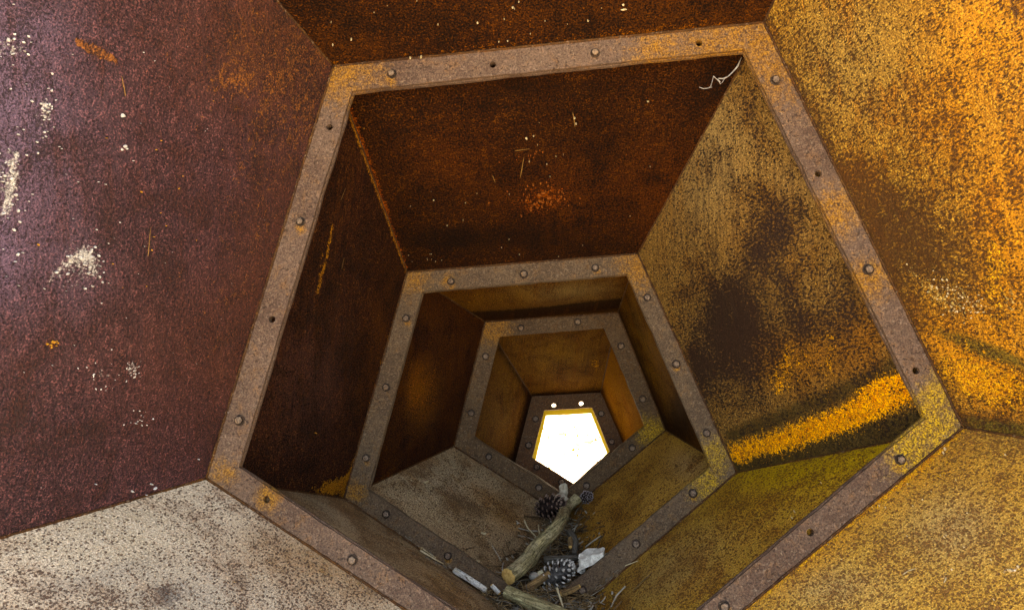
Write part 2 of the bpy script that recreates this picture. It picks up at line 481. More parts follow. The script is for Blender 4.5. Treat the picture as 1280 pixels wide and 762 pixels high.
    att.data.foreach_set('color', np.vstack([np.clip(tone, 0, 1.2), np.zeros((len(back), 4))]).astype(np.float32).ravel())
    if label: o['label'] = label
    return o

# ---- wall materials
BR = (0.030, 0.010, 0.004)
m_left0 = rust('purple_brown_rust', (0.02414, 0.007774, 0.01022), (0.04829, 0.01627, 0.0211), (0.1633, 0.05465, 0.05292), (0.009484, 0.003173, 0.004444), sp_thr=0.43, sp_scale=125, fleck_amt=0.8, spec=0.28, rough=0.55, dots=0.5, dot_scale=220, pale=(.40, .375, .345), tint=(0.07328, 0.01745, 0.008887), tint_amt=0.8, orange=((0.1035, 0.02856, 0.005554), (0.1897, 0.0595, 0.01111)), glow=(0.0819, 0.02142, 0.004444), dust_sheen=(0.1078, 0.06822, 0.1111), soft=0.8, streak=0.5)
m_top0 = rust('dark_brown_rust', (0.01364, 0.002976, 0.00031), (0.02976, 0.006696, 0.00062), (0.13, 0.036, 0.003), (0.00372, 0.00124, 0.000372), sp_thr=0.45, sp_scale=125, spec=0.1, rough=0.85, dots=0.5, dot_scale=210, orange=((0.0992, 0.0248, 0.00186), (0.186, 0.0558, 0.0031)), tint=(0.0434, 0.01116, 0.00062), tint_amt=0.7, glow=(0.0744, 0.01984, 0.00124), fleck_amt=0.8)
m_right0 = rust('golden_pitted_rust', (0.2064, 0.08711, 0.00784), (0.3499, 0.1568, 0.01411), (0.6101, 0.3658, 0.05488), (0.02812, 0.007875, 0.001512), sp_thr=0.445, sp_scale=125, pale=(0.7178, 0.5574, 0.196), dark_gain=0.125, stretch=0.5, dots=0.8, dot_scale=210, tint=(0.3947, 0.1306, 0.004704), tint_amt=0.7, spec=0.3, soft=0.9, glow=(0.5921, 0.2178, 0.006272), dust_sheen=(0.323, 0.196, 0.04704), darkc=(0.07627, 0.02265, 0.003136), streak=0.6, finepit=0.65, pit_soft=0.075)
m_lr0 = rust('ochre_pitted_rust', (0.3985, 0.1973, 0.02424), (0.5313, 0.2893, 0.04308), (0.6641, 0.4034, 0.08078), (0.1328, 0.05086, 0.01077), sp_thr=0.42, sp_scale=140, dots=1.05, dot_scale=170, tint=(0.4554, 0.2104, 0.02693), tint_amt=0.8, soft=0.85, glow=(0.4934, 0.2017, 0.01212), dust_sheen=(0.4174, 0.2806, 0.1144), stretch=0.8, streak=0.3, finepit=0.35, pit_soft=0.06)
m_ll0 = rust('bleached_pitted_rust', (0.4051, 0.3236, 0.2206), (0.561, 0.4726, 0.3504), (0.561, 0.4798, 0.3699), (0.07791, 0.04217, 0.02725), sp_thr=0.4, sp_scale=140, fleck_amt=0.7, dots=0.9, dot_scale=210, pale=(0.6389, 0.5817, 0.4931), tint=(0.3117, 0.189, 0.1103), tint_amt=0.8, orange=((0.2026, 0.09452, 0.02596), (0.3273, 0.189, 0.06488)), soft=0.9, glow=(0.2804, 0.1599, 0.07137), dust_sheen=(0.2493, 0.2108, 0.1655), darkc=(0.1091, 0.09088, 0.07786), stretch=0.8, streak=0.3, finepit=0.25, grain=0.35)
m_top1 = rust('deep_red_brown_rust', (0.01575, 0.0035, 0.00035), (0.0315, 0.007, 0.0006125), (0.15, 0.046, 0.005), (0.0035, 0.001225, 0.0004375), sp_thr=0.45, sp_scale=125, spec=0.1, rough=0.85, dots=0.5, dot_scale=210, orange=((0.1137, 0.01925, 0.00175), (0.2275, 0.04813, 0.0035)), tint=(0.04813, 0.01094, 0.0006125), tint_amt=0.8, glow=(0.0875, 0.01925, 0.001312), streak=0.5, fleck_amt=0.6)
m_left1 = rust('dark_plum_rust', (0.02002, 0.004368, 0.001274), (0.03458, 0.007462, 0.002002), (0.13, 0.046, 0.011), (0.00546, 0.001638, 0.00091), sp_thr=0.45, sp_scale=125, spec=0.1, rough=0.85, dots=0.5, dot_scale=210, orange=((0.182, 0.05915, 0.00364), (0.3094, 0.1274, 0.0091)), tint=(0.0455, 0.01183, 0.001365), tint_amt=0.7, glow=(0.07735, 0.02184, 0.00182), dust_sheen=(0.04095, 0.01547, 0.01183), streak=0.8, fleck_amt=0.8)
m_right1 = rust('blotched_tan_rust', (0.1114, 0.0514, 0.008411), (0.1816, 0.0919, 0.01752), (0.3467, 0.2103, 0.05958), (0.011, 0.0036, 0.0028), sp_thr=0.43, sp_scale=120, dark_gain=0.185, spec=0.25, dots=0.7, dot_scale=190, moss=(0.02889, 0.01869, 0.002103), tint=(0.1816, 0.07009, 0.004206), tint_amt=0.7, stretch=0.6, soft=0.94, glow=(0.2807, 0.1012, 0.004906), dust_sheen=(0.2477, 0.1597, 0.05958), darkc=(.030, .011, .007), orange=((.50, .14, .002), (.82, .36, .008)), streak=0.5, finepit=0.55, pit_soft=0.08)
m_lr1 = rust('olive_ochre_rust', (0.3542, 0.1771, 0.01771), (0.5117, 0.2755, 0.03149), (0.6298, 0.3936, 0.06888), (0.1181, 0.04428, 0.007872), sp_thr=0.45, sp_scale=135, spec=0.2, dots=1.05, dot_scale=180, moss=(0.4526, 0.2854, 0.005904), tint=(0.4133, 0.1673, 0.01181), tint_amt=0.8, soft=0.9, glow=(0.492, 0.2854, 0.00984), dust_sheen=(0.3346, 0.2263, 0.0984), darkc=(0.1378, 0.05904, 0.00984), stretch=0.7, finepit=0.5)
m_ll1 = rust('dusty_brown_rust', (0.3009, 0.1947, 0.1003), (0.4484, 0.3127, 0.1711), (0.5664, 0.4248, 0.2478), (0.0944, 0.0472, 0.02124), sp_thr=0.44, sp_scale=140, spec=0.2, dots=0.95, dot_scale=180, tint=(0.3658, 0.1888, 0.0649), tint_amt=0.8, soft=0.85, glow=(0.3776, 0.1711, 0.0354), dust_sheen=(0.354, 0.2773, 0.177), darkc=(0.118, 0.0649, 0.0295))
m_dim = rust('shaded_brown_rust', (0.104, 0.04, 0.0048), (0.16, 0.0656, 0.008), (0.24, 0.116, 0.016), (0.024, 0.008, 0.0024), sp_thr=0.44, sp_scale=140, spec=0.05, rough=0.8, dots=0.6, dot_scale=190, tint=(0.152, 0.0464, 0.0032), tint_amt=0.8, soft=0.8, glow=(0.216, 0.104, 0.0096), dust_sheen=(0.208, 0.136, 0.048), darkc=(0.0144, 0.0056, 0.0024))
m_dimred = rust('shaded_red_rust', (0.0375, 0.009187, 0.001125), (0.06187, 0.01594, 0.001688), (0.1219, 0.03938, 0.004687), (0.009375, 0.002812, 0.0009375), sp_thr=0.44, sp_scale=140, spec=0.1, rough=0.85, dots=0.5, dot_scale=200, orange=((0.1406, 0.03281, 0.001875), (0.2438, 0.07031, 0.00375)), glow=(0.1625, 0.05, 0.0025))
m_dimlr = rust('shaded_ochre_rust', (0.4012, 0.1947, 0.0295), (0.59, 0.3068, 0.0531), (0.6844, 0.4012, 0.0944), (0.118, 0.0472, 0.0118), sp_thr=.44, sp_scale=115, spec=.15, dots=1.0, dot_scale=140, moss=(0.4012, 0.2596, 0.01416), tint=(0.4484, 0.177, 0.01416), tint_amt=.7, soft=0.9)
m_gold = rust('far_golden_rust', (0.18, 0.06375, 0.00225), (0.24, 0.09375, 0.00375), (0.315, 0.15, 0.009), (0.09, 0.03, 0.0045), sp_thr=0.39, sp_scale=130, dots=0.5, dot_scale=170, spec=0.05, rough=0.95)

SEAM_O = lambda w=0.008, am=0.5: ('edge', 'side0', w, 'R', am)
# ---- mouth section
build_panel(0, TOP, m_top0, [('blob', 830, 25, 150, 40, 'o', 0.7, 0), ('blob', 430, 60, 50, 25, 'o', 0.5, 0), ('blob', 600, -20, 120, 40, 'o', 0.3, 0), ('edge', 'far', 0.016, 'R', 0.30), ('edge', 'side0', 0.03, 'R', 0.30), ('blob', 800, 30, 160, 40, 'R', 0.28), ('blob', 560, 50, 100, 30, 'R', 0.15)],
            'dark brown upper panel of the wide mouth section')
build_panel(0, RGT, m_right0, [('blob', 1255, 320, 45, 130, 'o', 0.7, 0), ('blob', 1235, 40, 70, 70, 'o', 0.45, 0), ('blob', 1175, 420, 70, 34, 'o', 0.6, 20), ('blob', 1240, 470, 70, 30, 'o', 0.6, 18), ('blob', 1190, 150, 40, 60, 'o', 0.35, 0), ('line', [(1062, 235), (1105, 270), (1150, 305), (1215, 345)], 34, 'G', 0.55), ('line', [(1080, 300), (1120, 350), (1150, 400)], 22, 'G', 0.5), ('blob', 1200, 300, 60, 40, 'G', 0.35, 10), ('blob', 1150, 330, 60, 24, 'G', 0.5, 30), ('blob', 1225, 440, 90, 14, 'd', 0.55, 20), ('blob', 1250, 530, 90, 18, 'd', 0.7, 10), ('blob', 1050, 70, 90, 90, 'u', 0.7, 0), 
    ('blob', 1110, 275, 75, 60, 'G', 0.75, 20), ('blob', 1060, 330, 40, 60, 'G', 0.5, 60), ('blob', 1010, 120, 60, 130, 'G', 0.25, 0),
    ('blob', 1150, 350, 70, 10, 'B', 0.38, 45), ('blob', 1205, 375, 50, 24, 'B', 0.46, 30), ('blob', 1265, 375, 20, 25, 'B', 0.45),  # pale streak and patches part way up the right plate
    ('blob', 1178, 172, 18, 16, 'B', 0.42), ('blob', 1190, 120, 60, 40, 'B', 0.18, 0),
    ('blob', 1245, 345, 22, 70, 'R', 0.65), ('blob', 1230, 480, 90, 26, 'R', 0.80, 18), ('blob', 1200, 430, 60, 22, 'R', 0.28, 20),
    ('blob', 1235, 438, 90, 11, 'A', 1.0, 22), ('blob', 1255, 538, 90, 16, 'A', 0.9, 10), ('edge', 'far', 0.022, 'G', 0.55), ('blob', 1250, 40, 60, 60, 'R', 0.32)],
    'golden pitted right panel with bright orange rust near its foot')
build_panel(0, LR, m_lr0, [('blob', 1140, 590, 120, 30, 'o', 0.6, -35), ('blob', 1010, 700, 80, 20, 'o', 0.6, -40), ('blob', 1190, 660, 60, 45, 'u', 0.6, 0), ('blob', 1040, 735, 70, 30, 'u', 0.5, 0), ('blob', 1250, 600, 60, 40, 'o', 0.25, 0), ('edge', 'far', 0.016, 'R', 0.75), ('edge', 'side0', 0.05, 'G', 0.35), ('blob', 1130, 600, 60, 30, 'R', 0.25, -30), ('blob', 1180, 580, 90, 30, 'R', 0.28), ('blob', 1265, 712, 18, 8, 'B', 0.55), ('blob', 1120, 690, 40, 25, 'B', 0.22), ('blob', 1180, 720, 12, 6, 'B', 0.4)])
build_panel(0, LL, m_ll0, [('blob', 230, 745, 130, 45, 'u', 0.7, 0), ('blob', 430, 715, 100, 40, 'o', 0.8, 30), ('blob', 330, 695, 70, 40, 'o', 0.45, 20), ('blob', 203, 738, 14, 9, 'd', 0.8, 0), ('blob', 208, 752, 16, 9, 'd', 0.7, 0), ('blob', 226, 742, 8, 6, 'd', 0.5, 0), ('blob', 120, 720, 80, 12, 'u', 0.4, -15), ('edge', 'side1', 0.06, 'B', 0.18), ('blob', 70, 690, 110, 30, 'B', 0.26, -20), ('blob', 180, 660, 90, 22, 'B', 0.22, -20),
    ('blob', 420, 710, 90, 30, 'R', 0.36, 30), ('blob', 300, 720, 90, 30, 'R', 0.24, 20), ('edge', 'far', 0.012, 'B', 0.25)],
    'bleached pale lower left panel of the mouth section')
build_panel(0, LFT, m_left0, [('line', [(300, 60), (262, 120), (225, 200)], 8, 'R', 0.10), ('line', [(370, 70), (320, 150), (285, 250)], 6, 'R', 0.12), ('line', [(340, 200), (318, 300)], 5, 'R', 0.12), ('blob', 180, 320, 60, 90, 'G', 0.2, 0), ('blob', 60, 540, 70, 60, 'G', 0.2, 0), ('blob', -10, 170, 110, 170, 'u', 0.8, 0), ('blob', 100, 345, 40, 50, 'u', 0.3, 0), ('blob', 345, 50, 100, 90, 'o', 0.8, 0), ('blob', 340, 300, 45, 220, 'o', 0.5, 13), ('blob', 230, 430, 110, 110, 'o', 0.35, 0), ('blob', 10, 40, 60, 40, 'u', 0.3, 0), ('blob', 0, 330, 40, 60, 'u', 0.4, 0),  # pale drift at the outer edge is sky sheen painted into the colour
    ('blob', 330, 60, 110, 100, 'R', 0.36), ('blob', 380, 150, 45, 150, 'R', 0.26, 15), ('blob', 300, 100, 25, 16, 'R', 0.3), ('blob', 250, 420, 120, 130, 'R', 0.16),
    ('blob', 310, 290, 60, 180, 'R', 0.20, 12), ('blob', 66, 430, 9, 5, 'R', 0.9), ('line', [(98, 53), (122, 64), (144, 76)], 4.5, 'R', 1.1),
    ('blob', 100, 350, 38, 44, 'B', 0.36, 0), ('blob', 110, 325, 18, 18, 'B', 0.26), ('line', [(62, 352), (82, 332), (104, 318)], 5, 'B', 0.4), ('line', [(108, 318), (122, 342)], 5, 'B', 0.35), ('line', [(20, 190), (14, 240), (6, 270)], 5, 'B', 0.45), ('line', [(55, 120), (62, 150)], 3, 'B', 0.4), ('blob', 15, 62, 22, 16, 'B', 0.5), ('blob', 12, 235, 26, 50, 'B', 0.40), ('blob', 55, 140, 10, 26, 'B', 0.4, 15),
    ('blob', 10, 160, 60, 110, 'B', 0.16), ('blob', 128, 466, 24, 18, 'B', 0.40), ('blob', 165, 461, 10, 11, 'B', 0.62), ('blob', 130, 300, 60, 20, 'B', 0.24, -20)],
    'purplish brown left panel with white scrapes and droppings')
# ---- second section
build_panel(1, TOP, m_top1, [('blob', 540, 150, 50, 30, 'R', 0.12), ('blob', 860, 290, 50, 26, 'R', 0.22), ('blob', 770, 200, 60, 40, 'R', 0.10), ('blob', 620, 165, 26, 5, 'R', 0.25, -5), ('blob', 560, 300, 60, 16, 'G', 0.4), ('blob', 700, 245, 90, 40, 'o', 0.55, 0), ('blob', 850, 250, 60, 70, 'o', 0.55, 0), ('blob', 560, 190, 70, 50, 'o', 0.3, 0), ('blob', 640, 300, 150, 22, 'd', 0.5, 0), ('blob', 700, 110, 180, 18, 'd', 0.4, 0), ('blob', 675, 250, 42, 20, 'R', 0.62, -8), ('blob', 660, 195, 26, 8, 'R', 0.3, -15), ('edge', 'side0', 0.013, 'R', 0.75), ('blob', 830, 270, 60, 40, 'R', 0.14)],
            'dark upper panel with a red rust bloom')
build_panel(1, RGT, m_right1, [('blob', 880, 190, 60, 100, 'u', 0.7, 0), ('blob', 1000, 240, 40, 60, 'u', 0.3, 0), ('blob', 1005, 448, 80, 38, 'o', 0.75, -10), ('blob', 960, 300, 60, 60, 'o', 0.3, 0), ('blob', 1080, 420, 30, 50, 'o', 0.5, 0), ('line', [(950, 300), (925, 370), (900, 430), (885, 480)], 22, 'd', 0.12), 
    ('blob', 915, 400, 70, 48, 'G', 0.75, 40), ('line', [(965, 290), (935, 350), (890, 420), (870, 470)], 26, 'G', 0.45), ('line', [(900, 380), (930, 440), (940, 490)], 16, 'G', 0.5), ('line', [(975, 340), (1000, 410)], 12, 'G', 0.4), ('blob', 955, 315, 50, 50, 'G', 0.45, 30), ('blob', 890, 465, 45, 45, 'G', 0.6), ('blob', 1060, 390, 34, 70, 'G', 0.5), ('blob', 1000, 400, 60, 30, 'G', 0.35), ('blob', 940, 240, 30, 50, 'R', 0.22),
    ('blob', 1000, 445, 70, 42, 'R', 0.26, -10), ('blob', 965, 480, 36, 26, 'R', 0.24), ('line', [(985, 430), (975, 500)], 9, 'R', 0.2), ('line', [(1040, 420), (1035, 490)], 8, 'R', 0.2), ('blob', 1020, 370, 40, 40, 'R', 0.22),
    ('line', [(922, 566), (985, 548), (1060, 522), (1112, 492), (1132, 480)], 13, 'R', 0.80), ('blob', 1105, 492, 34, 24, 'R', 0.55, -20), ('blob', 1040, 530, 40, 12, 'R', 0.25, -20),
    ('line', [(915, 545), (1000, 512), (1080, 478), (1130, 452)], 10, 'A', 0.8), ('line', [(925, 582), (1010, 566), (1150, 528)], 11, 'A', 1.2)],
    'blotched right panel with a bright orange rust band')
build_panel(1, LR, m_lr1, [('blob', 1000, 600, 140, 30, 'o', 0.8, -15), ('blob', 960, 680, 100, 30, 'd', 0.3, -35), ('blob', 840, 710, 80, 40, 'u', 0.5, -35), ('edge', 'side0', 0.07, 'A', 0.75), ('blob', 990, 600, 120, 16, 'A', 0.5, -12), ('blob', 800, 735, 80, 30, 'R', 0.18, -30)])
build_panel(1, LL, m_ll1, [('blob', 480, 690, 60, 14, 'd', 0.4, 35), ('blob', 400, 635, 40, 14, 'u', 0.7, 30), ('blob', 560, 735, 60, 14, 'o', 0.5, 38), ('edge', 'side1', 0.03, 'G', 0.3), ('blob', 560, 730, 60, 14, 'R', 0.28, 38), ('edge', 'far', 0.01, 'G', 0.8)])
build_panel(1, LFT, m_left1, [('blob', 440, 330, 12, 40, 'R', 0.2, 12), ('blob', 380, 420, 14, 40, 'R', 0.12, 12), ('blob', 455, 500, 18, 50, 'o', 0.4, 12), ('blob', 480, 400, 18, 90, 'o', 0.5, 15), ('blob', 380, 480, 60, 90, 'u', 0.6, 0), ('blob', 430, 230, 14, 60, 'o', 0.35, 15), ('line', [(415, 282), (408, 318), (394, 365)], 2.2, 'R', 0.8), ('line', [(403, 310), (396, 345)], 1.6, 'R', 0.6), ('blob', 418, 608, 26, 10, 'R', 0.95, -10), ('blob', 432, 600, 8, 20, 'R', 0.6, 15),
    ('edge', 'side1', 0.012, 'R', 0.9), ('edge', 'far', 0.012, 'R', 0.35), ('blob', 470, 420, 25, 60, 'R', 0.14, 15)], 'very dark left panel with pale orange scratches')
# ---- third section
build_panel(2, TOP, m_dim, [('line', [(590, 395), (690, 388), (790, 378)], 15, 'd', 1.5), ('blob', 710, 362, 60, 12, 'u', 0.8, 0), ('blob', 650, 368, 50, 10, 'o', 0.4, 0), ('edge', 'far', 0.03, 'G', 0.7), ('blob', 600, 375, 30, 12, 'R', 0.2)], None, 0.01)  # dark strip by the far flange is shade painted on the plate
build_panel(2, RGT, m_dim, [('blob', 803, 430, 14, 55, 'o', 0.7, -20), ('blob', 850, 530, 30, 40, 'd', 0.8, 0), ('blob', 795, 400, 8, 40, 'd', 0.5, -20), ('edge', 'far', 0.03, 'd', 0.8), ('edge', 'far', 0.05, 'G', 0.6), ('blob', 860, 520, 40, 30, 'G', 0.6)], None, 0.01)  # far edge darkened with painted shade
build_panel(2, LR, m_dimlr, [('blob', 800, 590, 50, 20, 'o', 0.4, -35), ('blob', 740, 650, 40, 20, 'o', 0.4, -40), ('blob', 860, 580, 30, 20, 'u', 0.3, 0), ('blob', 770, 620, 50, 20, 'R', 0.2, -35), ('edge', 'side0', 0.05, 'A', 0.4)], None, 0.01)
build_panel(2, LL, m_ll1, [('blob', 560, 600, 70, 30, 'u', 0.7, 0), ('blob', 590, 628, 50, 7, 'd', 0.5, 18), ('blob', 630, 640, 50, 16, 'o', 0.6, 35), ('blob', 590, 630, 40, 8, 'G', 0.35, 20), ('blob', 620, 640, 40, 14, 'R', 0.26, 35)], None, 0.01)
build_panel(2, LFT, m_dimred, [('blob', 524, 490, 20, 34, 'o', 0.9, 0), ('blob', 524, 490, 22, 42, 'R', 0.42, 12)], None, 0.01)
# ---- fourth section: shaded edges and bright middles painted into the tones
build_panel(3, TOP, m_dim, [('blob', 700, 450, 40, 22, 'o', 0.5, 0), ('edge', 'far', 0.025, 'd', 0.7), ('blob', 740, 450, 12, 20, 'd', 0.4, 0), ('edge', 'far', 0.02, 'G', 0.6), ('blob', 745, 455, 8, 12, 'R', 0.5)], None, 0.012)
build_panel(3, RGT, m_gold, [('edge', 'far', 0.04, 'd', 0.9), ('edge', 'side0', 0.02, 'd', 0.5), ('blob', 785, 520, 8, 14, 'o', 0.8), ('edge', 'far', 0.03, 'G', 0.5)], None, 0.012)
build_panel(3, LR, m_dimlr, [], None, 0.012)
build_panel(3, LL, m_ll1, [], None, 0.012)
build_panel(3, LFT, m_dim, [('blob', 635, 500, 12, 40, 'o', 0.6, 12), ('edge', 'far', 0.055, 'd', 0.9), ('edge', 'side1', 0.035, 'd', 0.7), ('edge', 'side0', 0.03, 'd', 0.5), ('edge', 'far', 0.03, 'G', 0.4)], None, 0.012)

# ---- weld beads in the corners
def tube_geo(pts, rad, nseg=8, jitter=0.0, closed=True, seed=0):
    pts = [Vector(p) for p in pts]
    rr = rad if isinstance(rad, (list, tuple)) else [rad] * len(pts)
    V, Fc = [], []
    t0 = unit(pts[1] - pts[0])
    up = Vector((0, 0, 1)) if abs(t0.z) < 0.9 else Vector((1, 0, 0))
    u = unit(t0.cross(up))
    for j, p in enumerate(pts):
        t = unit(pts[min(j + 1, len(pts) - 1)] - pts[max(j - 1, 0)])
        u = unit(u - t * u.dot(t)); v = t.cross(u)
        for q in range(nseg):
            a = 2 * math.pi * q / nseg
            r = rr[j] * (1 + (random.uniform(-jitter, jitter) if jitter else 0))
            V.append(p + (u * math.cos(a) + v * math.sin(a)) * r)
    for j in range(len(pts) - 1):
        for q in range(nseg):
            a, b = j * nseg + q, j * nseg + (q + 1) % nseg
            Fc.append((a, b, b + nseg, a + nseg))
    if closed:
        Fc.append(tuple(range(nseg))[::-1]); Fc.append(tuple((len(pts) - 1) * nseg + q for q in range(nseg)))
    return V, Fc

def lerp_pts(a, b, n): return [a.lerp(b, i / n) for i in range(n + 1)]
m_weld = flange_mat('weld_bead', (0.035, 0.012, 0.003), (0.07, 0.028, 0.006), (0.12, 0.05, 0.010), [])
for k in range(4):
    for i in range(5):
        a, b = outer[k][i], outer[k + 1][i]
        n = max(10, int((b - a).length / 0.012))
        V, Fc = tube_geo(lerp_pts(a, b, n), 0.0024 if k else 0.003, 6, 0.25)
        mesh('weld_bead', V, Fc, m_weld, sculpt, True)

for k in range(1, 4):
    for i in range(5):
        a, b = outer[k][i], outer[k][(i + 1) % 5]
        ins = unit(cen(k) - (a + b) / 2) * 0.0012 - planes[k].n * 0.0008
        n = max(12, int((b - a).length / 0.010))
        V, Fc = tube_geo([p + ins for p in lerp_pts(a, b, n)], 0.0026, 6, 0.28)
        mesh('weld_bead', V, Fc, m_weld, sculpt, True)

# ---- flanges with bolt holes
BOLTS = {1: [(490, 93), (744, 67), (376, 277), (300, 525), (969, 101), (1085, 337), (1125, 574), (441, 699), (905, 757), (665, 846)],
         2: [(564, 352), (655, 343), (744, 335), (809, 372), (845, 455), (883, 541), (866, 616), (795, 679), (728, 737), (483, 642), (560, 694), (636, 746), (508, 398), (483, 484), (458, 572)],
         3: [(651, 409.5), (722, 402), (607, 445), (589, 515.5), (611, 570), (673.5, 608.5), (776, 432), (803, 498), (790, 559), (733, 606)],
         4: [(669.5, 523.5), (661, 556.5), (671, 583.5), (702, 602.5), (751.5, 517), (764.5, 552)]}
HOLES = {1: [(616, 81), (874, 54), (412, 159), (340, 399), (1023, 217), (1145, 463), (1013, 665), (333, 624), (555, 775)],
         2: [], 3: [], 4: [(692.3, 506.2), (726.5, 503.8)]}

def ring_plate(name, k, off, th, inset, mat, parent, holes, hr, step):
    """flat pentagonal ring between wall and opening, holes punched through"""
    pl = planes[k]
    c0 = cen(k)
    e1 = unit(outer[k][1] - outer[k][0]); e2 = unit(pl.n.cross(e1))
    to2 = lambda P: Vector(((P - c0).dot(e1), (P - c0).dot(e2)))
    ci = sum(inner[k], Vector()) / 5
    O2 = [to2(p) for p in outer[k]]
    I2 = [to2(ci + (p - ci) * (1 - inset / (p - ci).length)) for p in inner[k]]
    def densify(L, st):
        R = []
        for a, b in zip(L, L[1:] + L[:1]):
            n = max(1, int((b - a).length / st)); R += [a.lerp(b, q / n) for q in range(n)]
        return R
    Od, Id = densify(O2, step), densify(I2, step)
    # slightly nibbled, corroded inner edge
    Id = [v + Vector((random.gauss(0, 0.0006), random.gauss(0, 0.0006))) for v in Id]
    V2 = list(Od) + list(Id); E = []
    E += [(q, (q + 1) % len(Od)) for q in range(len(Od))]
    E += [(len(Od) + q, len(Od) + (q + 1) % len(Id)) for q in range(len(Id))]
    H2 = [to2(pl.hit(*h)) for h in holes]
    for h in H2:
        st = len(V2)
        V2 += [h + Vector((math.cos(a), math.sin(a))) * hr for a in np.linspace(0, 2 * math.pi, 13)[:-1]]
        E += [(st + q, st + (q + 1) % 12) for q in range(12)]
    def inside(p, L):
        c = False; j = len(L) - 1
        for q in range(len(L)):
            if (L[q].y > p.y) != (L[j].y > p.y) and p.x < (L[j].x - L[q].x) * (p.y - L[q].y) / (L[j].y - L[q].y) + L[q].x: c = not c
            j = q
        return c
    r = geometry.delaunay_2d_cdt(V2, E, [], 0, 1e-6)
    vv, ff = r[0], r[2]
    tris = []
    for f in ff:
        ctr = sum((vv[q] for q in f), Vector((0, 0))) / len(f)
        if inside(ctr, O2) and not inside(ctr, Id) and all((ctr - h).length > hr * 0.93 for h in H2): tris.append(tuple(f))
    n = len(vv)
    P3 = lambda v, d: c0 + e1 * v.x + e2 * v.y + pl.n * d
    verts = [P3(v, off) for v in vv] + [P3(v, off + th) for v in vv]
    faces = []
    cnt = {}
    for f in tris:
        for a, b in zip(f, f[1:] + f[:1]): cnt[(a, b)] = 1
    ccw = (P3(vv[tris[0][1]], 0) - P3(vv[tris[0][0]], 0)).cross(P3(vv[tris[0][2]], 0) - P3(vv[tris[0][0]], 0)).dot(pl.n) > 0
    for f in tris:
        faces.append(f[::-1] if ccw else f)
        g2 = tuple(q + n for q in f); faces.append(g2 if ccw else g2[::-1])
    for (a, b) in cnt:
        if (b, a) not in cnt: faces.append((a, b, b + n, a + n) if ccw else (b, a, a + n, b + n))
    return mesh(name, verts, faces, mat, parent)

def bolt_mesh():
    V, Fc = [], []
    def ring(n, r, z, rot=0): 
        st = len(V)
        V.extend([Vector((r * math.cos(2 * math.pi * q / n + rot), r * math.sin(2 * math.pi * q / n + rot), z)) for q in range(n)])
        return st
    def side(a, b, n):
        for q in range(n): Fc.append((a + q, a + (q + 1) % n, b + (q + 1) % n, b + q))
    a = ring(16, 1.42, 0); b = ring(16, 1.42, 0.16); c = ring(16, 1.3, 0.22)
    side(a, b, 16); side(b, c, 16); Fc.append(tuple(range(c, c + 16)))
    d = ring(6, 1.0, 0.2); e = ring(6, 1.0, 1.0); f = ring(6, 0.80, 1.2)
    side(d, e, 6); side(e, f, 6)
    t = len(V); V.append(Vector((0, 0, 1.24)))
    for q in range(6): Fc.append((f + q, f + (q + 1) % 6, t))
    return V, Fc
BV, BF = bolt_mesh()
m_bolt = flange_mat('rusty_bolt_head', (0.12, 0.08, 0.055), (0.20, 0.14, 0.10), (0.27, 0.20, 0.15), [])
bolt_me = bpy.data.meshes.new('bolt')
bolt_me.from_pydata([tuple(v) for v in BV], [], BF); bolt_me.materials.append(flange_mat('shade_dark_washer', (0.02, 0.012, 0.008), (0.04, 0.024, 0.016), (0.07, 0.045, 0.03), [])); bolt_me.materials.append(m_bolt)  # dark washer and head sides paint the ring of shade round bolts
bolt_me.polygons.foreach_set('material_index', [0] * 39 + [1] * (len(BF) - 39)); bolt_me.update()

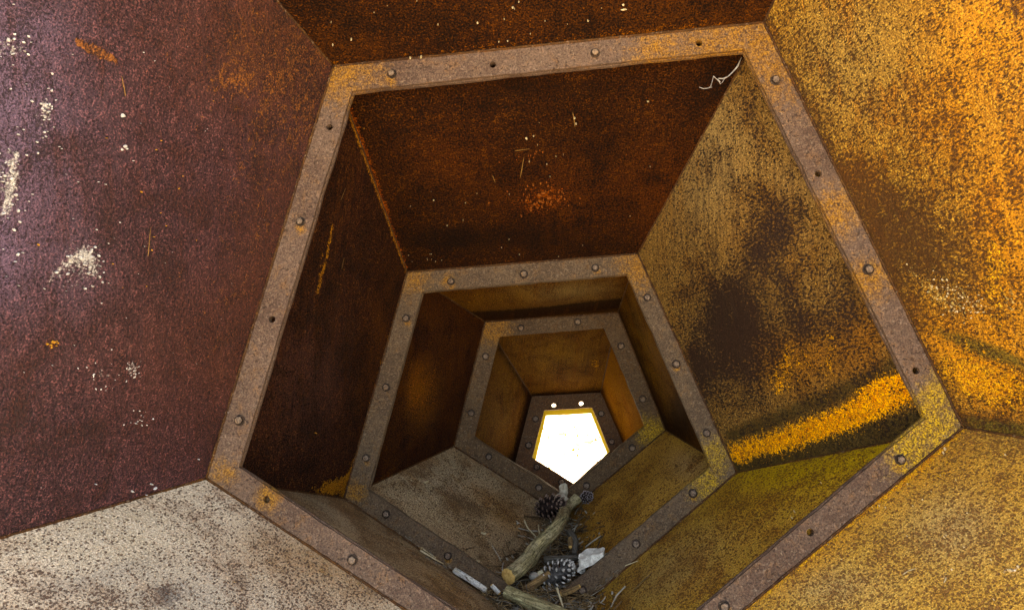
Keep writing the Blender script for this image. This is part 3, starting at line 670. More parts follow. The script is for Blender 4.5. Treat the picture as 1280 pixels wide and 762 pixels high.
fl_cols = {1: ((0.080, 0.045, 0.030), (0.120, 0.074, 0.051), (0.17, 0.112, 0.081)), 2: ((0.078, 0.047, 0.026), (0.112, 0.071, 0.040), (0.15, 0.098, 0.057)),
           3: ((0.072, 0.039, 0.018), (0.097, 0.056, 0.027), (0.125, 0.076, 0.038)), 4: ((0.095, 0.042, 0.016), (0.125, 0.058, 0.023), (0.15, 0.072, 0.03))}
for k in range(1, 5):
    h = planes[k].hit
    st = {1: [(h(418, 92), 0.085, 'o'), (h(905, 50), 0.13, 'o'), (h(955, 60), 0.13, 'o'), (h(1170, 500), 0.05, 'y'), (h(1150, 560), 0.06, 'y'), (h(1165, 530), 0.055, 'y'), (h(279, 590), 0.035, 'o'), (h(1045, 262), 0.06, 'o'), (h(1085, 350), 0.05, 'o'), (h(335, 620), 0.03, 'o'), (h(820, 62), 0.07, 'o')],
          2: [(h(515, 348), 0.05, 'o'), (h(800, 335), 0.07, 'o'), (h(896, 570), 0.05, 'y'), (h(885, 600), 0.055, 'y'), (h(445, 615), 0.03, 'o'), (h(560, 350), 0.02, 'o')],
          3: [(h(613, 412), 0.055, 'o'), (h(815, 540), 0.05, 'y')], 4: []}[k]
    if k < 3:
        for (bx, by) in BOLTS[k][::2]: st.append((h(bx + random.uniform(-2, 2), by + (9 if k == 1 else 5)), 0.012 if k == 1 else 0.010, 'o'))
    mm = flange_mat('bolted_plate_steel', *fl_cols[k], st)
    sz = {1: 0.0068, 2: 0.0072, 3: 0.0078, 4: 0.0082}[k]
    near = ring_plate('flange', k, 0.0, 0.008, 0.0, mm, sculpt, HOLES[k], 0.0066 if k < 4 else 0.0075, 0.03)
    if k < 4:
        ring_plate('flange', k, 0.0088, 0.008, 0.0016, mm, sculpt, HOLES[k], 0.0066, 0.03)
    rot = Matrix.Rotation(0, 3, 'X')
    q = (-planes[k].n).to_track_quat('Z', 'Y')
    for (px, py) in BOLTS[k]:
        b = bpy.data.objects.new('bolt', bolt_me)
        COL.objects.link(b)
        b.parent = near
        b.location = h(px, py) - planes[k].n * 0.0008
        b.rotation_mode = 'QUATERNION'
        b.rotation_quaternion = q @ Matrix.Rotation(random.uniform(0, 6.28), 3, 'Z').to_quaternion()
        z = sz * random.uniform(0.93, 1.07)
        b.scale = (z, z, z)
        b.matrix_parent_inverse = near.matrix_parent_inverse.inverted() if False else Matrix.Translation(sculpt.location * 0)

# ---- lip round the far opening
lip_plane = Plane(planes[4].n, planes[4].p + planes[4].n * 0.055)
LIP = [(682.6, 519.2), (738.6, 516.3), (758.8, 566.0), (716.5, 610), (669.6, 575.0)]
lip = [lip_plane.hit(*p) for p in LIP]
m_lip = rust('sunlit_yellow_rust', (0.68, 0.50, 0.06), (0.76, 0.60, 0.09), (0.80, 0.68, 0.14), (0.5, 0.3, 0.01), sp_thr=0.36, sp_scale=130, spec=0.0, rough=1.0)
for i in range(5):
    off = planes[4].n * 0.008
    a, b, c, d = inner[4][i] + off, inner[4][(i + 1) % 5] + off, lip[(i + 1) % 5], lip[i]
    nn = unit((b - a).cross(d - a)); ctr = (sum(inner[4], Vector()) / 5 + sum(lip, Vector()) / 5) / 2
    if nn.dot(ctr - a) < 0: nn = -nn
    back = [v - nn * 0.004 for v in (a, b, c, d)]
    mesh('lip_plate', [a, b, c, d] + back, [(0, 1, 2, 3), (7, 6, 5, 4), (0, 4, 5, 1), (1, 5, 6, 2), (2, 6, 7, 3), (3, 7, 4, 0)], m_lip, sculpt)

# mouth rim, out of the picture: a bolted ring folded outward
rim_n = mouth_plane.n
m0 = flange_mat('mouth_rim_steel', *fl_cols[1], [])
cm = sum(mouth, Vector()) / 5
ro = [cm + (p - cm) * (1 + 0.06 / (p - cm).length) for p in mouth]
V = mouth + ro; V = V + [v + rim_n * 0.008 for v in V]
Fc = []
for i in range(5):
    j = (i + 1) % 5
    Fc += [(i, j, 5 + j, 5 + i), (10 + i, 15 + i, 15 + j, 10 + j), (5 + i, 5 + j, 15 + j, 15 + i)]
mesh('mouth_rim', V, Fc, m0, sculpt)

# ------------------------------------------------------------------ marks standing proud of the plates: lime spots, scratches
m_lime = plain('bird_lime', (0.26, 0.235, 0.215), (0.58, 0.56, 0.53), 200, 0.9, 0.1, 0.0005)
m_cream = plain('cream_flake', (0.38, 0.28, 0.14), (0.55, 0.44, 0.27), 200, 0.9, 0.1, 0.0005)
m_scr = plain('bare_scratch', (0.18, 0.085, 0.018), (0.28, 0.15, 0.04), 300, 0.7, 0.3, 0.0004)
m_orange = plain('orange_flake', (0.36, 0.15, 0.015), (0.50, 0.24, 0.03), 300, 0.8, 0.2, 0.0006)

def flakes(name, P, spots, mat, parent=sculpt, z=0.0016):
    V, Fc = [], []
    for (px, py, rpx) in spots:
        c = P.hit(px, py)
        d = (c - CAM).length * rpx / F * 0.62
        n = random.randint(5, 8); k = len(V)
        sx = random.uniform(0.7, 1.6); an = random.uniform(0, 3.14)
        for q in range(n):
            a = 2 * math.pi * q / n; r = d * random.uniform(0.6, 1.25)
            x, y = r * sx * math.cos(a), r / sx * math.sin(a)
            V.append(c + P.e1 * (x * math.cos(an) - y * math.sin(an)) + P.e2 * (x * math.sin(an) + y * math.cos(an)) - P.n * 0.003)
        for q in range(n): V.append(V[k + q] * 0.82 + (c - P.n * 0.003) * 0.18 + P.n * (0.003 + z))
        V.append(c + P.n * (z * 1.5)); t = len(V) - 1
        for q in range(n):
            q2 = (q + 1) % n
            Fc += [(k + q, k + q2, k + n + q2, k + n + q), (k + n + q, k + n + q2, t)]
    o = mesh(name, V, Fc, mat, parent)
    o['kind'] = 'stuff'
    return o

def scatter(cx, cy, rx, ry, n, r0, r1, an=0):
    out = []
    for _ in range(n):
        x, y = random.gauss(0, rx), random.gauss(0, ry); a = math.radians(an)
        out.append((cx + x * math.cos(a) - y * math.sin(a), cy + x * math.sin(a) + y * math.cos(a), random.uniform(r0, r1)))
    return out

PLF = panels[(0, LFT)]
sp = [(154, 145, 4), (157, 183, 3.2), (159, 186, 2), (153, 187, 1.6), (325, 273, 3), (330, 275, 1.6), (190, 605, 3), (195, 610, 2), (166, 614, 2.4), (120, 605, 1.8), (170, 529, 2.6), (349, 14, 2), (357, 21, 2), (310, 62, 1.6)]
sp += scatter(15, 235, 14, 45, 34, 0.8, 2.8) + scatter(58, 140, 5, 22, 26, 0.8, 2.2, 10) + scatter(100, 335, 22, 16, 20, 0.8, 2.6, -20) + scatter(115, 330, 9, 10, 10, 1, 2.6)
sp += scatter(126, 466, 16, 14, 18, 0.8, 2.4) + scatter(164, 461, 5, 6, 18, 1.2, 3.4) + scatter(172, 520, 12, 16, 12, 0.7, 1.6) + scatter(150, 250, 110, 150, 46, 0.5, 1.1) + scatter(230, 380, 80, 130, 22, 0.5, 1.0) + scatter(15, 60, 12, 10, 18, 0.8, 2.6)
flakes('bird_lime', PLF, [q for q in sp if q[0] > -40], m_lime)
flakes('orange_flake', PLF, scatter(66, 430, 4, 1.8, 10, 1, 2.4) + scatter(300, 103, 10, 8, 9, 0.8, 2) + scatter(260, 240, 70, 120, 40, 0.6, 1.6) + [(383, 145, 2.6), (346, 160, 1.8)], m_orange)
PT0 = panels[(0, TOP)]
flakes('cream_flake', PT0, [(780, 12, 4), (779, 6, 2.6), (735, 26, 2), (597, 29, 1.6), (439, 50, 1.8), (416, 57, 1.4), (641, 10, 1.8), (526, 72, 2.2), (513, 73, 2)] + scatter(650, 30, 160, 22, 26, 0.6, 1.2), m_cream)
PT1 = panels[(1, TOP)]
flakes('cream_flake', PT1, [(810, 127, 1.6), (718, 148, 2), (720, 155, 1.8), (541, 219, 2), (542, 250, 1.8), (658, 173, 2.6), (667, 170, 2)] + scatter(640, 200, 90, 60, 36, 0.5, 1.1) + scatter(530, 322, 14, 4, 10, 0.5, 1.2), m_cream)
flakes('orange_flake', PT1, scatter(675, 250, 20, 9, 60, 0.8, 2.0, -8) + scatter(660, 195, 14, 3, 14, 0.6, 1.5, -10), plain('red_rust_flake', (0.22, 0.05, 0.006), (0.32, 0.09, 0.01), 300))
PR1 = panels[(1, RGT)]
o_sp = []
for (x0, y0), (x1, y1), n in (((922, 566), (985, 550), 60), ((985, 550), (1060, 524), 110), ((1060, 524), (1130, 484), 130)):
    for _ in range(n):
        t = random.random(); o_sp.append((x0 + (x1 - x0) * t + random.gauss(0, 3), y0 + (y1 - y0) * t + random.gauss(0, 7), random.uniform(0.8, 2.3)))
m_bright = plain('bright_orange_flake', (0.46, 0.17, 0.006), (0.62, 0.30, 0.014), 300)
flakes('orange_flake', PR1, o_sp, m_bright)
PR0 = panels[(0, RGT)]
flakes('orange_flake', PR0, scatter(1235, 478, 38, 12, 150, 1.0, 2.8, 20), m_bright)
flakes('cream_flake', PR0, scatter(1195, 370, 26, 10, 60, 0.8, 2.6, 35) + scatter(1178, 172, 12, 10, 24, 0.8, 2.0), m_cream)
PLR0, PLL0 = panels[(0, LR)], panels[(0, LL)]
flakes('cream_flake', PLR0, [(1262, 712, 3), (1272, 708, 2.4), (1181, 560, 2.4), (1179, 565, 1.8)] + scatter(1120, 660, 80, 50, 30, 0.6, 1.6), m_cream)
flakes('cream_flake', panels[(2, LL)], [(581, 566, 1.2), (514, 600, 1.3)] + scatter(580, 620, 40, 25, 14, 0.5, 1.0), m_cream)

def scratch(P, px, w, mat=m_scr, name='scratch'):
    ps = [P.hit(*p, 0.0012) for p in px]
    fine = []
    for a, b in zip(ps[:-1], ps[1:]): fine += [a.lerp(b, q / 5) for q in range(5)]
    fine.append(ps[-1])
    rr = [w * (0.25 + 0.75 * math.sin(math.pi * (q + 0.3) / (len(fine) + 0.6))) * random.uniform(0.7, 1.2) for q in range(len(fine))]
    fine = [f + P.e1 * random.gauss(0, w * 0.4) for f in fine]
    V, Fc = tube_geo(fine, rr, 5)
    V = [v - P.n * ((v - P.o).dot(P.n)) * 0.7 for v in V]
    return V, Fc

def scratches(P, lst, mat=m_scr, name='scratch'):
    V, Fc = [], []
    for px, w in lst:
        v, f = scratch(P, px, w); k = len(V); V += v; Fc += [tuple(i + k for i in q) for q in f]
    o = mesh(name, V, Fc, mat, sculpt); o['kind'] = 'stuff'

PL1 = panels[(1, LFT)]
scratches(PL1, [([(416, 281), (411, 310), (398, 345), (392, 365)], 0.0013), ([(413, 290), (405, 325), (392, 350)], 0.0010), ([(404, 300), (397, 330), (388, 350)], 0.0008), ([(418, 300), (413, 330), (404, 360)], 0.0008), ([(402, 265), (392, 290), (385, 300)], 0.0006), ([(432, 235), (426, 250)], 0.0006), ([(430, 322), (427, 336)], 0.0006)])
scratches(PT1, [([(515, 138), (524, 125)], 0.0008), ([(623, 133), (655, 130)], 0.0008), ([(633, 190), (662, 186)], 0.0008), ([(650, 222), (655, 197)], 0.0009), ([(612, 210), (619, 228)], 0.0008), ([(716, 140), (719, 158)], 0.001)])
scratches(PLF, [([(335, 85), (322, 150), (305, 210), (290, 262)], 0.0011), ([(300, 88), (270, 120), (255, 150)], 0.0009), ([(318, 50), (313, 62), (303, 70)], 0.0012), ([(188, 285), (185, 320)], 0.0008), ([(152, 95), (157, 120)], 0.0009), ([(345, 152), (344, 165)], 0.0012), ([(320, 270), (332, 277)], 0.0014)])
scratches(PLR0, [([(1128, 718), (1136, 713), (1145, 710)], 0.0012), ([(1180, 728), (1183, 721)], 0.0012)], m_cream)
scratches(panels[(2, TOP)], [([(548, 368), (566, 378), (584, 388)], 0.0010)], m_scr)
scratches(panels[(2, LFT)], [([(562, 392), (564, 385)], 0.0022)], m_cream)

# ------------------------------------------------------------------ debris lying in the valley
m_barkolive = None
def wood(name, a, b, c, scale=26):
    s = NT(name)
    tc = s.n('ShaderNodeUVMap'); tc.uv_map = 'UVMap'
    mp = s.n('ShaderNodeMapping'); mp.inputs['Scale'].default_value = (1.0, 0.14, 1); s.lk(tc.outputs[0], mp.inputs[0])
    g1 = s.noise(mp.outputs[0], scale * 9, 5, 0.7, 0.5); g2 = s.noise(tc.outputs[0], scale, 4, 0.6); g3 = s.noise(tc.outputs[0], scale * 8, 3, 0.6)
    base = s.mix(s.step(g1, 0.38, 0.62), a, b)
    base = s.mix(s.step(g2, 0.48, 0.66, 0, 0.85), base, c)
    cr = s.noise(mp.outputs[0], scale * 5, 3, 0.6, 0.8)
    base = s.mix(s.step(cr, 0.56, 0.66, 0, 0.8), base, tuple(min(0.7, x * 1.7) for x in b))
    base = s.mix(s.step(s.math('ABSOLUTE', s.math('SUBTRACT', cr, 0.47)), 0.0, 0.022, 0.9, 0.0), base, (0.025, 0.017, 0.008))
    base = s.mix(s.step(g3, 0.36, 0.46, 0.6, 0.0), base, (0.035, 0.025, 0.012))
    s.bump(s.math('ADD', g1, s.math('MULTIPLY', g3, 0.6)), 0.003)
    return s.out(base, 0.85, 0.2)
m_end = plain('cut_wood', (0.50, 0.28, 0.08), (0.66, 0.42, 0.14), 120, 0.8, 0.2, 0.001, c=(0.24, 0.13, 0.04))

def branch(name, pts, r, mat, label, cat, group=None, endmat=None, nseg=28, rough=0.15, flat=1.0):
    """a length of branch: bark part and cut end parts"""
    pts = [Vector(p) for p in pts]
    # resample
    L = [0]
    for a, b in zip(pts[:-1], pts[1:]): L.append(L[-1] + (b - a).length)
    tot = L[-1]; n = max(8, int(tot / 0.008))
    res = []
    for q in range(n + 1):
        d = tot * q / n; j = max(i for i in range(len(L)) if L[i] <= d + 1e-9); j = min(j, len(pts) - 2)
        t = (d - L[j]) / (L[j + 1] - L[j])
        p0, p1, p2, p3 = pts[max(j - 1, 0)], pts[j], pts[j + 1], pts[min(j + 2, len(pts) - 1)]
        res.append(0.5 * ((2 * p1) + (p2 - p0) * t + (2 * p0 - 5 * p1 + 4 * p2 - p3) * t * t + (3 * p1 - p0 - 3 * p2 + p3) * t ** 3))
    r0, r1 = r
    V, Fc = tube_geo(res, [r0 + (r1 - r0) * q / n for q in range(n + 1)], nseg, 0, False)
    seed = Vector((random.uniform(0, 50), random.uniform(0, 50), 0))
    knots = [(random.uniform(0.15, 0.85) * n, random.uniform(0, 6.28), random.uniform(0.15, 0.35)) for _ in range(max(1, int(tot / 0.12)))]
    uvs = []
    for j in range(n + 1):
        c = res[j]
        for q in range(nseg):
            v = V[j * nseg + q]; a = 2 * math.pi * q / nseg
            k1 = mnoise.noise(Vector((math.cos(a) * 1.3, math.sin(a) * 1.3, j * 0.10)) + seed)
            k2 = mnoise.noise(Vector((math.cos(a) * 4, math.sin(a) * 4, j * 0.05)) + seed)
            k3 = mnoise.noise(Vector((math.cos(a) * 9, math.sin(a) * 9, j * 0.09)) + seed * 2)
            kn = 0.0
            for (kj, ka, ks) in knots:
                da = (a - ka + math.pi) % (2 * math.pi) - math.pi
                kn += ks * math.exp(-((j - kj) / 2.2) ** 2 - (da / 0.55) ** 2)
            V[j * nseg + q] = c + (v - c) * (1 + rough * 1.3 * k1 + rough * k2 - abs(k3) * rough * 1.1 + kn)
            uvs.append((a * (r0 + r1) / 2, tot * j / n))
    base = min((res[0], res[-1]), key=lambda p: p.z)
    root = empty(name, base, label, cat, group)
    o = mesh('bark', V, Fc, mat, root, True)
    lay = o.data.uv_layers.new(name='UVMap')
    sx, sy = random.uniform(0, 9), random.uniform(0, 9)
    for lp in o.data.loops: 
        u_ = uvs[lp.vertex_index]; lay.data[lp.index].uv = (u_[0] + sx, u_[1] + sy)
    for e, (st, cp) in enumerate(((0, res[0]), ((n) * nseg, res[-1]))):
        d = unit(res[0] - res[1]) if e == 0 else unit(res[-1] - res[-2])
        ringv = [V[st + q] for q in range(nseg)]
        vs = ringv + [cp + (v - cp) * 0.55 + d * (0.0015 + 0.002 * random.random()) for v in ringv] + [cp + d * 0.002]
        fs = []
        for q in range(nseg):
            q2 = (q + 1) % nseg; fs += [(q, q2, nseg + q2, nseg + q), (nseg + q, nseg + q2, 2 * nseg)]
        if e == 0: fs = [f[::-1] for f in fs]
        mesh('cut_end', vs, fs, endmat or m_end, root)
    return root

z2 = lambda px, py, d=0: (planes[2].hit(px, py) - CAM).dot(FWD) + d
z3 = lambda px, py, d=0: (planes[3].hit(px, py) - CAM).dot(FWD) + d
m_log = wood('olive_weathered_wood', (0.12, 0.098, 0.045), (0.36, 0.295, 0.145), (0.45, 0.37, 0.21))
m_log2 = wood('green_grey_bark', (0.20, 0.17, 0.08), (0.46, 0.39, 0.20), (0.30, 0.235, 0.10))
m_dark = wood('dark_damp_wood', (0.065, 0.055, 0.043), (0.123, 0.109, 0.087), (0.087, 0.072, 0.051))
m_pale = wood('bleached_wood', (0.609, 0.580, 0.478), (0.720, 0.720, 0.696), (0.493, 0.435, 0.319))
m_yel = wood('yellow_peeled_wood', (0.493, 0.319, 0.072), (0.696, 0.478, 0.131), (0.377, 0.217, 0.043))
m_brn = wood('brown_bark', (0.160, 0.094, 0.043), (0.290, 0.174, 0.072), (0.392, 0.232, 0.087))

branch('log', [pt(635, 720, z2(634, 724, -0.01)), pt(657, 702, z2(657, 707, 0.05)), pt(674, 680, z2(674, 695, 0.11)), pt(699, 654, z2(697, 680, 0.18)), pt(708, 637, z3(708, 637, -0.09)), pt(722, 622, z3(721, 622, -0.05))], (0.0195, 0.015), m_log,
       'thick olive brown log lying slantwise along the bottom of the tunnel', 'log')
branch('log', [pt(633, 739, z2(633, 735, -0.05)), pt(690, 763, z2(690, 760, -0.09)), pt(800, 812, z2(790, 790, -0.15))], (0.0155, 0.017), m_log2,
       'green grey branch with a pale cut end, cut off by the bottom edge', 'log')
branch('stick', [pt(568, 712, z2(568, 712, -0.022)), pt(588, 724, z2(588, 724, -0.024)), pt(607, 737, z2(607, 737, -0.026))], (0.0075, 0.007), m_pale,
       'bleached white stick lying against the left side of the second flange', 'stick', None, plain('bleached_end', (0.4, 0.36, 0.26), (0.5, 0.46, 0.36)), 12)
branch('stick', [pt(615, 731, z2(615, 731, -0.03)), pt(624, 741, z2(624, 741, -0.035))], (0.005, 0.005), m_pale,
       'short white stub beside the cut end of the lower branch', 'stick', None, None, 10)
branch('stick', [pt(703, 636, z3(703, 640, -0.10)), pt(697, 648, z3(697, 650, -0.13)), pt(687, 661, z3(687, 660, -0.17))], (0.0085, 0.005), m_yel,
       'yellow peeled stick tucked along the upper left side of the log', 'stick', None, None, 10, 0.25)
branch('stick', [pt(681, 699, z2(681, 699, 0.11)), pt(700, 698, z2(700, 698, 0.11)), pt(722, 696, z2(722, 696, 0.11))], (0.0095, 0.0085), m_dark,
       'dark grey stick lying crosswise between log and white stone', 'stick', None, m_dark, 12, 0.12)
branch('bark_piece', [pt(711, 664, z2(711, 664, 0.2)), pt(719, 676, z2(719, 676, 0.17)), pt(718, 691, z2(718, 691, 0.14))], (0.010, 0.008), m_dark,
       'dark curved piece of bark right of the log', 'bark', None, m_dark, 12, 0.2)
branch('stick', [pt(713, 672, z2(713, 672, 0.16)), pt(713, 683, z2(713, 683, 0.14))], (0.006, 0.005), m_brn,
       'small orange brown stick between log and curved bark', 'stick', None, None, 10, 0.15)
branch('bark_piece', [pt(657, 737, z2(657, 737, 0.01)), pt(672, 727, z2(672, 727, 0.03)), pt(686, 717, z2(686, 717, 0.05))], (0.012, 0.010), m_brn,
       'brown bark chunk between the logs and the grey pine cone', 'bark', None, m_brn, 12, 0.2)
branch('stick', [pt(702, 741, z2(702, 741, -0.03)), pt(713, 737, z2(713, 737, -0.03)), pt(724, 732, z2(724, 732, -0.03))], (0.0065, 0.0055), m_brn,
       'thin brown stick resting on the right side of the second flange', 'stick', None, None, 10, 0.2)

def twig(pts, r, mat, label, name='twig', group=None):
    fine = []
    for a, b in zip(pts[:-1], pts[1:]): fine += [Vector(a).lerp(Vector(b), q / 4) for q in range(4)]
    fine.append(Vector(pts[-1]))
    V, Fc = tube_geo(fine, [r * (1 - 0.5 * q / len(fine)) for q in range(len(fine))], 6, 0.15)
    return props(mesh(name, V, Fc, mat, None, True), label, 'twig', group)
m_straw = plain('dry_straw', (0.42, 0.33, 0.18), (0.60, 0.50, 0.32), 200)
P2L, P2R = panels[(2, LL)], panels[(2, LR)]
twig([P2L.hit(653, 654, 0.012), P2L.hit(657, 663, 0.012), P2L.hit(669, 674, 0.008)], 0.0028, m_straw, 'curved pale twig on the left plate below the dark pine cone')
twig([P2L.hit(670, 660, 0.014), P2L.hit(671, 667, 0.012), P2L.hit(673, 672, 0.008)], 0.0024, m_straw, 'short upright pale twig between curved twig and log')
twig([pt(696, 734, z2(696, 734, -0.06)), pt(700, 746, z2(700, 746, -0.07)), pt(704, 758, z2(704, 758, -0.08))], 0.0032, m_straw, 'thin yellowish stalk below the grey pine cone')
P1L, P1R = panels[(1, LL)], panels[(1, LR)]
twig([P1R.hit(774, 712, 0.004), P1R.hit(786, 708, 0.006), P1R.hit(799, 702, 0.004)], 0.0016, m_straw, 'thin dry twig on the ochre plate right of the second flange')
twig([P1L.hit(520, 683, 0.006), P1L.hit(533, 694, 0.008), P1L.hit(547, 701, 0.005)], 0.0018, m_straw, 'thin straw lying along the lower left side of the second flange')
twig([P1L.hit(524, 689, 0.004), P1L.hit(540, 700, 0.006), P1L.hit(553, 706, 0.004)], 0.0026, m_straw, 'broader straw blade beside the bleached white stick')
# pine cones
def pine_cone(loc, axis, L, R, m_body, m_tip, label, n=74, opening=0.9, wid=0.30, tipfrom=2):
    root = empty('pine_cone', loc, label, 'pine cone', None)
    q = axis.normalized().to_track_quat('Z', 'Y').to_matrix()
    # core
    V, Fc = [], []
    rings, sg = 8, 10
    for j in range(rings + 1):
        t = j / rings; r = R * 0.42 * math.sin(math.pi * min(0.97, 0.06 + 0.9 * t)) ** 0.7
        for a in range(sg): V.append(loc + q @ Vector((r * math.cos(6.283 * a / sg), r * math.sin(6.283 * a / sg), L * (t - 0.5))))
    for j in range(rings):
        for a in range(sg): Fc.append((j * sg + a, j * sg + (a + 1) % sg, (j + 1) * sg + (a + 1) % sg, (j + 1) * sg + a))
    Fc += [tuple(range(sg))[::-1], tuple(range(rings * sg, rings * sg + sg))]
    mesh('cone_core', V, Fc, m_body, root, True)
    V, Fc, fm = [], [], []
    for i in range(n):
        t = (i + 0.5) / n; a = i * 2.39996
        rad = R * (math.sin(math.pi * (0.12 + 0.80 * t)) ** 0.65) * random.uniform(0.9, 1.08)
        el = math.radians(-25 + 95 * t * opening)
        d = Vector((math.cos(a) * math.cos(el), math.sin(a) * math.cos(el), math.sin(el)))
        sd_ = Vector((-math.sin(a), math.cos(a), 0)); nn = d.cross(sd_)
        o = Vector((0, 0, L * (t * 0.86 - 0.46)))
        w = R * wid * (1.1 - 0.4 * t); k = len(V)
        prof = ((0.15, 0.35, 0.05, 0.0), (0.62, 0.80, 0.045, 0.0), (0.86, 1.0, 0.065, 0.03), (0.99, 0.72, 0.07, 0.07), (1.05, 0.22, 0.03, 0.10))
        tw = random.uniform(-0.2, 0.2)
        for (dd, ww, hh, cu) in prof:
            c = o + d * (rad * dd) + nn * (R * cu)
            for (sx, sy) in ((-1, -0.5), (0, -1), (1, -0.5), (1, 0.5), (0, 1), (-1, 0.5)):
                V.append(loc + q @ (c + sd_ * (w * ww * 0.5 * sx) + nn * (R * hh * (sy + tw * sx))))
        for b in range(4):
            for e in range(6):
                Fc.append((k + b * 6 + e, k + b * 6 + (e + 1) % 6, k + b * 6 + 6 + (e + 1) % 6, k + b * 6 + 6 + e)); fm.append(1 if b >= tipfrom else 0)
        Fc += [(k + 5, k + 4, k + 3, k + 2, k + 1, k), tuple(k + 24 + e for e in range(6))]; fm += [0, 1]
    mesh('cone_scales', V, Fc, None, root, False, [m_body, m_tip], fm)
    return root
m_cb = plain('cone_dark', (0.022, 0.012, 0.010), (0.045, 0.026, 0.02), 150)
m_ct = plain('cone_tip_brown', (0.12, 0.07, 0.05), (0.30, 0.20, 0.15), 150)
m_gb = plain('cone_grey', (0.06, 0.055, 0.05), (0.12, 0.11, 0.10), 150)
m_gt = plain('cone_tip_white', (0.22, 0.20, 0.17), (0.66, 0.62, 0.55), 160)
pine_cone(P2L.hit(681, 644, 0.036), UP * 0.35 + RIGHT * 0.7 - FWD * 0.5, 0.085, 0.037, m_cb, m_ct, 'large dark open pine cone left of the log', 80, 0.8, 0.26)
pine_cone(pt(733.5, 621.5, z3(733, 622, -0.035)), -FWD + UP * 0.3 + RIGHT * 0.1, 0.045, 0.021, m_cb, plain('cone_tip_grey', (0.16, 0.13, 0.13), (0.30, 0.26, 0.26), 150), 'small dark pine cone at the far end of the log', 60)
pine_cone(pt(697, 717, z2(697, 717, 0.05)), RIGHT * 0.75 + UP * 0.5 - FWD * 0.15, 0.088, 0.035, m_gb, m_gt, 'weathered white grey pine cone below the dark crosswise stick', 70, 0.95, 0.30, 2)

# stones
def stone(name, loc, size, mat, label, cat, seed, jag=0.25, sub=3, lean=0):
    bm = bmesh.new()
    bmesh.ops.create_icosphere(bm, subdivisions=sub, radius=1)
    sv = Vector((seed, seed * 2, 0))
    for v in bm.verts:
        d = v.co.normalized()
        k = 1 + jag * mnoise.noise(d * 1.4 + sv) + jag * 0.55 * mnoise.noise(d * 3.3 + sv) + jag * 0.25 * mnoise.noise(d * 8 + sv)
        v.co = Vector((d.x * size[0], d.y * size[1], d.z * size[2])) * k
        v.co = Matrix.Rotation(lean, 3, 'Y') @ v.co
    me = bpy.data.meshes.new(name); bm.to_mesh(me); bm.free(); me.materials.append(mat)
    o = bpy.data.objects.new(name, me); COL.objects.link(o); o.location = loc
    return props(o, label, cat)

def chunk(name, loc, axes, mat, label, cat, seed):
    """an angular broken fragment: bevelled, cut and roughened block"""
    bm = bmesh.new()
    bmesh.ops.create_cube(bm, size=2)
    bmesh.ops.subdivide_edges(bm, edges=bm.edges[:], cuts=7, use_grid_fill=True)
    sv = Vector((seed, 3 * seed, seed))
    for v in bm.verts:
        c = v.co.copy()
        c.x *= 1 - 0.25 * (c.y + 1) / 2; c.z *= 1 - 0.4 * (c.x + 1) / 2 + 0.12 * c.y
        c += Vector((mnoise.noise(c * 0.9 + sv), mnoise.noise(c * 0.9 + sv * 2), mnoise.noise(c * 1.1 + sv * 3))) * 0.42
        c += c.normalized() * (0.12 * mnoise.noise(c * 4 + sv))
        v.co = axes[0] * c.x + axes[1] * c.y + axes[2] * c.z
    me = bpy.data.meshes.new(name); bm.to_mesh(me); bm.free(); me.materials.append(mat)
    o = bpy.data.objects.new(name, me); COL.objects.link(o); o.location = loc
    return props(o, label, cat)
m_stone = plain('pale_grey_lump', (0.38, 0.32, 0.23), (0.60, 0.53, 0.40), 60, 0.9, 0.2, 0.003, c=(0.55, 0.5, 0.4))
m_white = plain('white_stone', (0.50, 0.47, 0.40), (0.80, 0.77, 0.68), 70, 0.85, 0.25, 0.004, c=(0.30, 0.28, 0.24))
stone('stone', pt(701, 627, z3(701, 625, -0.05)), (0.026, 0.022, 0.023), m_stone, 'pale grey crumbly stone wedged behind the log', 'stone', 3.3, 0.5)
stone('stone', pt(704.5, 613, z3(704, 612, -0.015)), (0.012, 0.010, 0.020), m_stone, 'small grey stone leaning on the third flange above the crumbly stone', 'stone', 8.1, 0.5)
chunk('stone', pt(738, 697, z2(738, 697, 0.035)), (RIGHT * 0.030 + UP * 0.013, FWD * 0.02, UP * 0.015 - RIGHT * 0.003), m_white, 'angular white stone leaning against the right side of the flange', 'stone', 2.7)
stone('pebble', pt(668, 720, z2(668, 720, 0.05)), (0.013, 0.010, 0.010), plain('beige_pebble', (0.24, 0.22, 0.18), (0.34, 0.31, 0.25), 50), 'grey beige pebble under the near end of the thick log', 'pebble', 5.2, 0.15)
stone('pebble', pt(676, 716.5, z2(676, 716, 0.05)), (0.008, 0.007, 0.008), plain('cream_pebble', (0.46, 0.40, 0.24), (0.56, 0.5, 0.34), 50), 'small cream pebble beside the grey beige pebble', 'pebble', 6.4, 0.12)
stone('pebble', pt(727, 712, z2(727, 712, 0.04)), (0.010, 0.008, 0.008), m_white, 'small whitish pebble between grey pine cone and white stone', 'pebble', 9.4, 0.3)

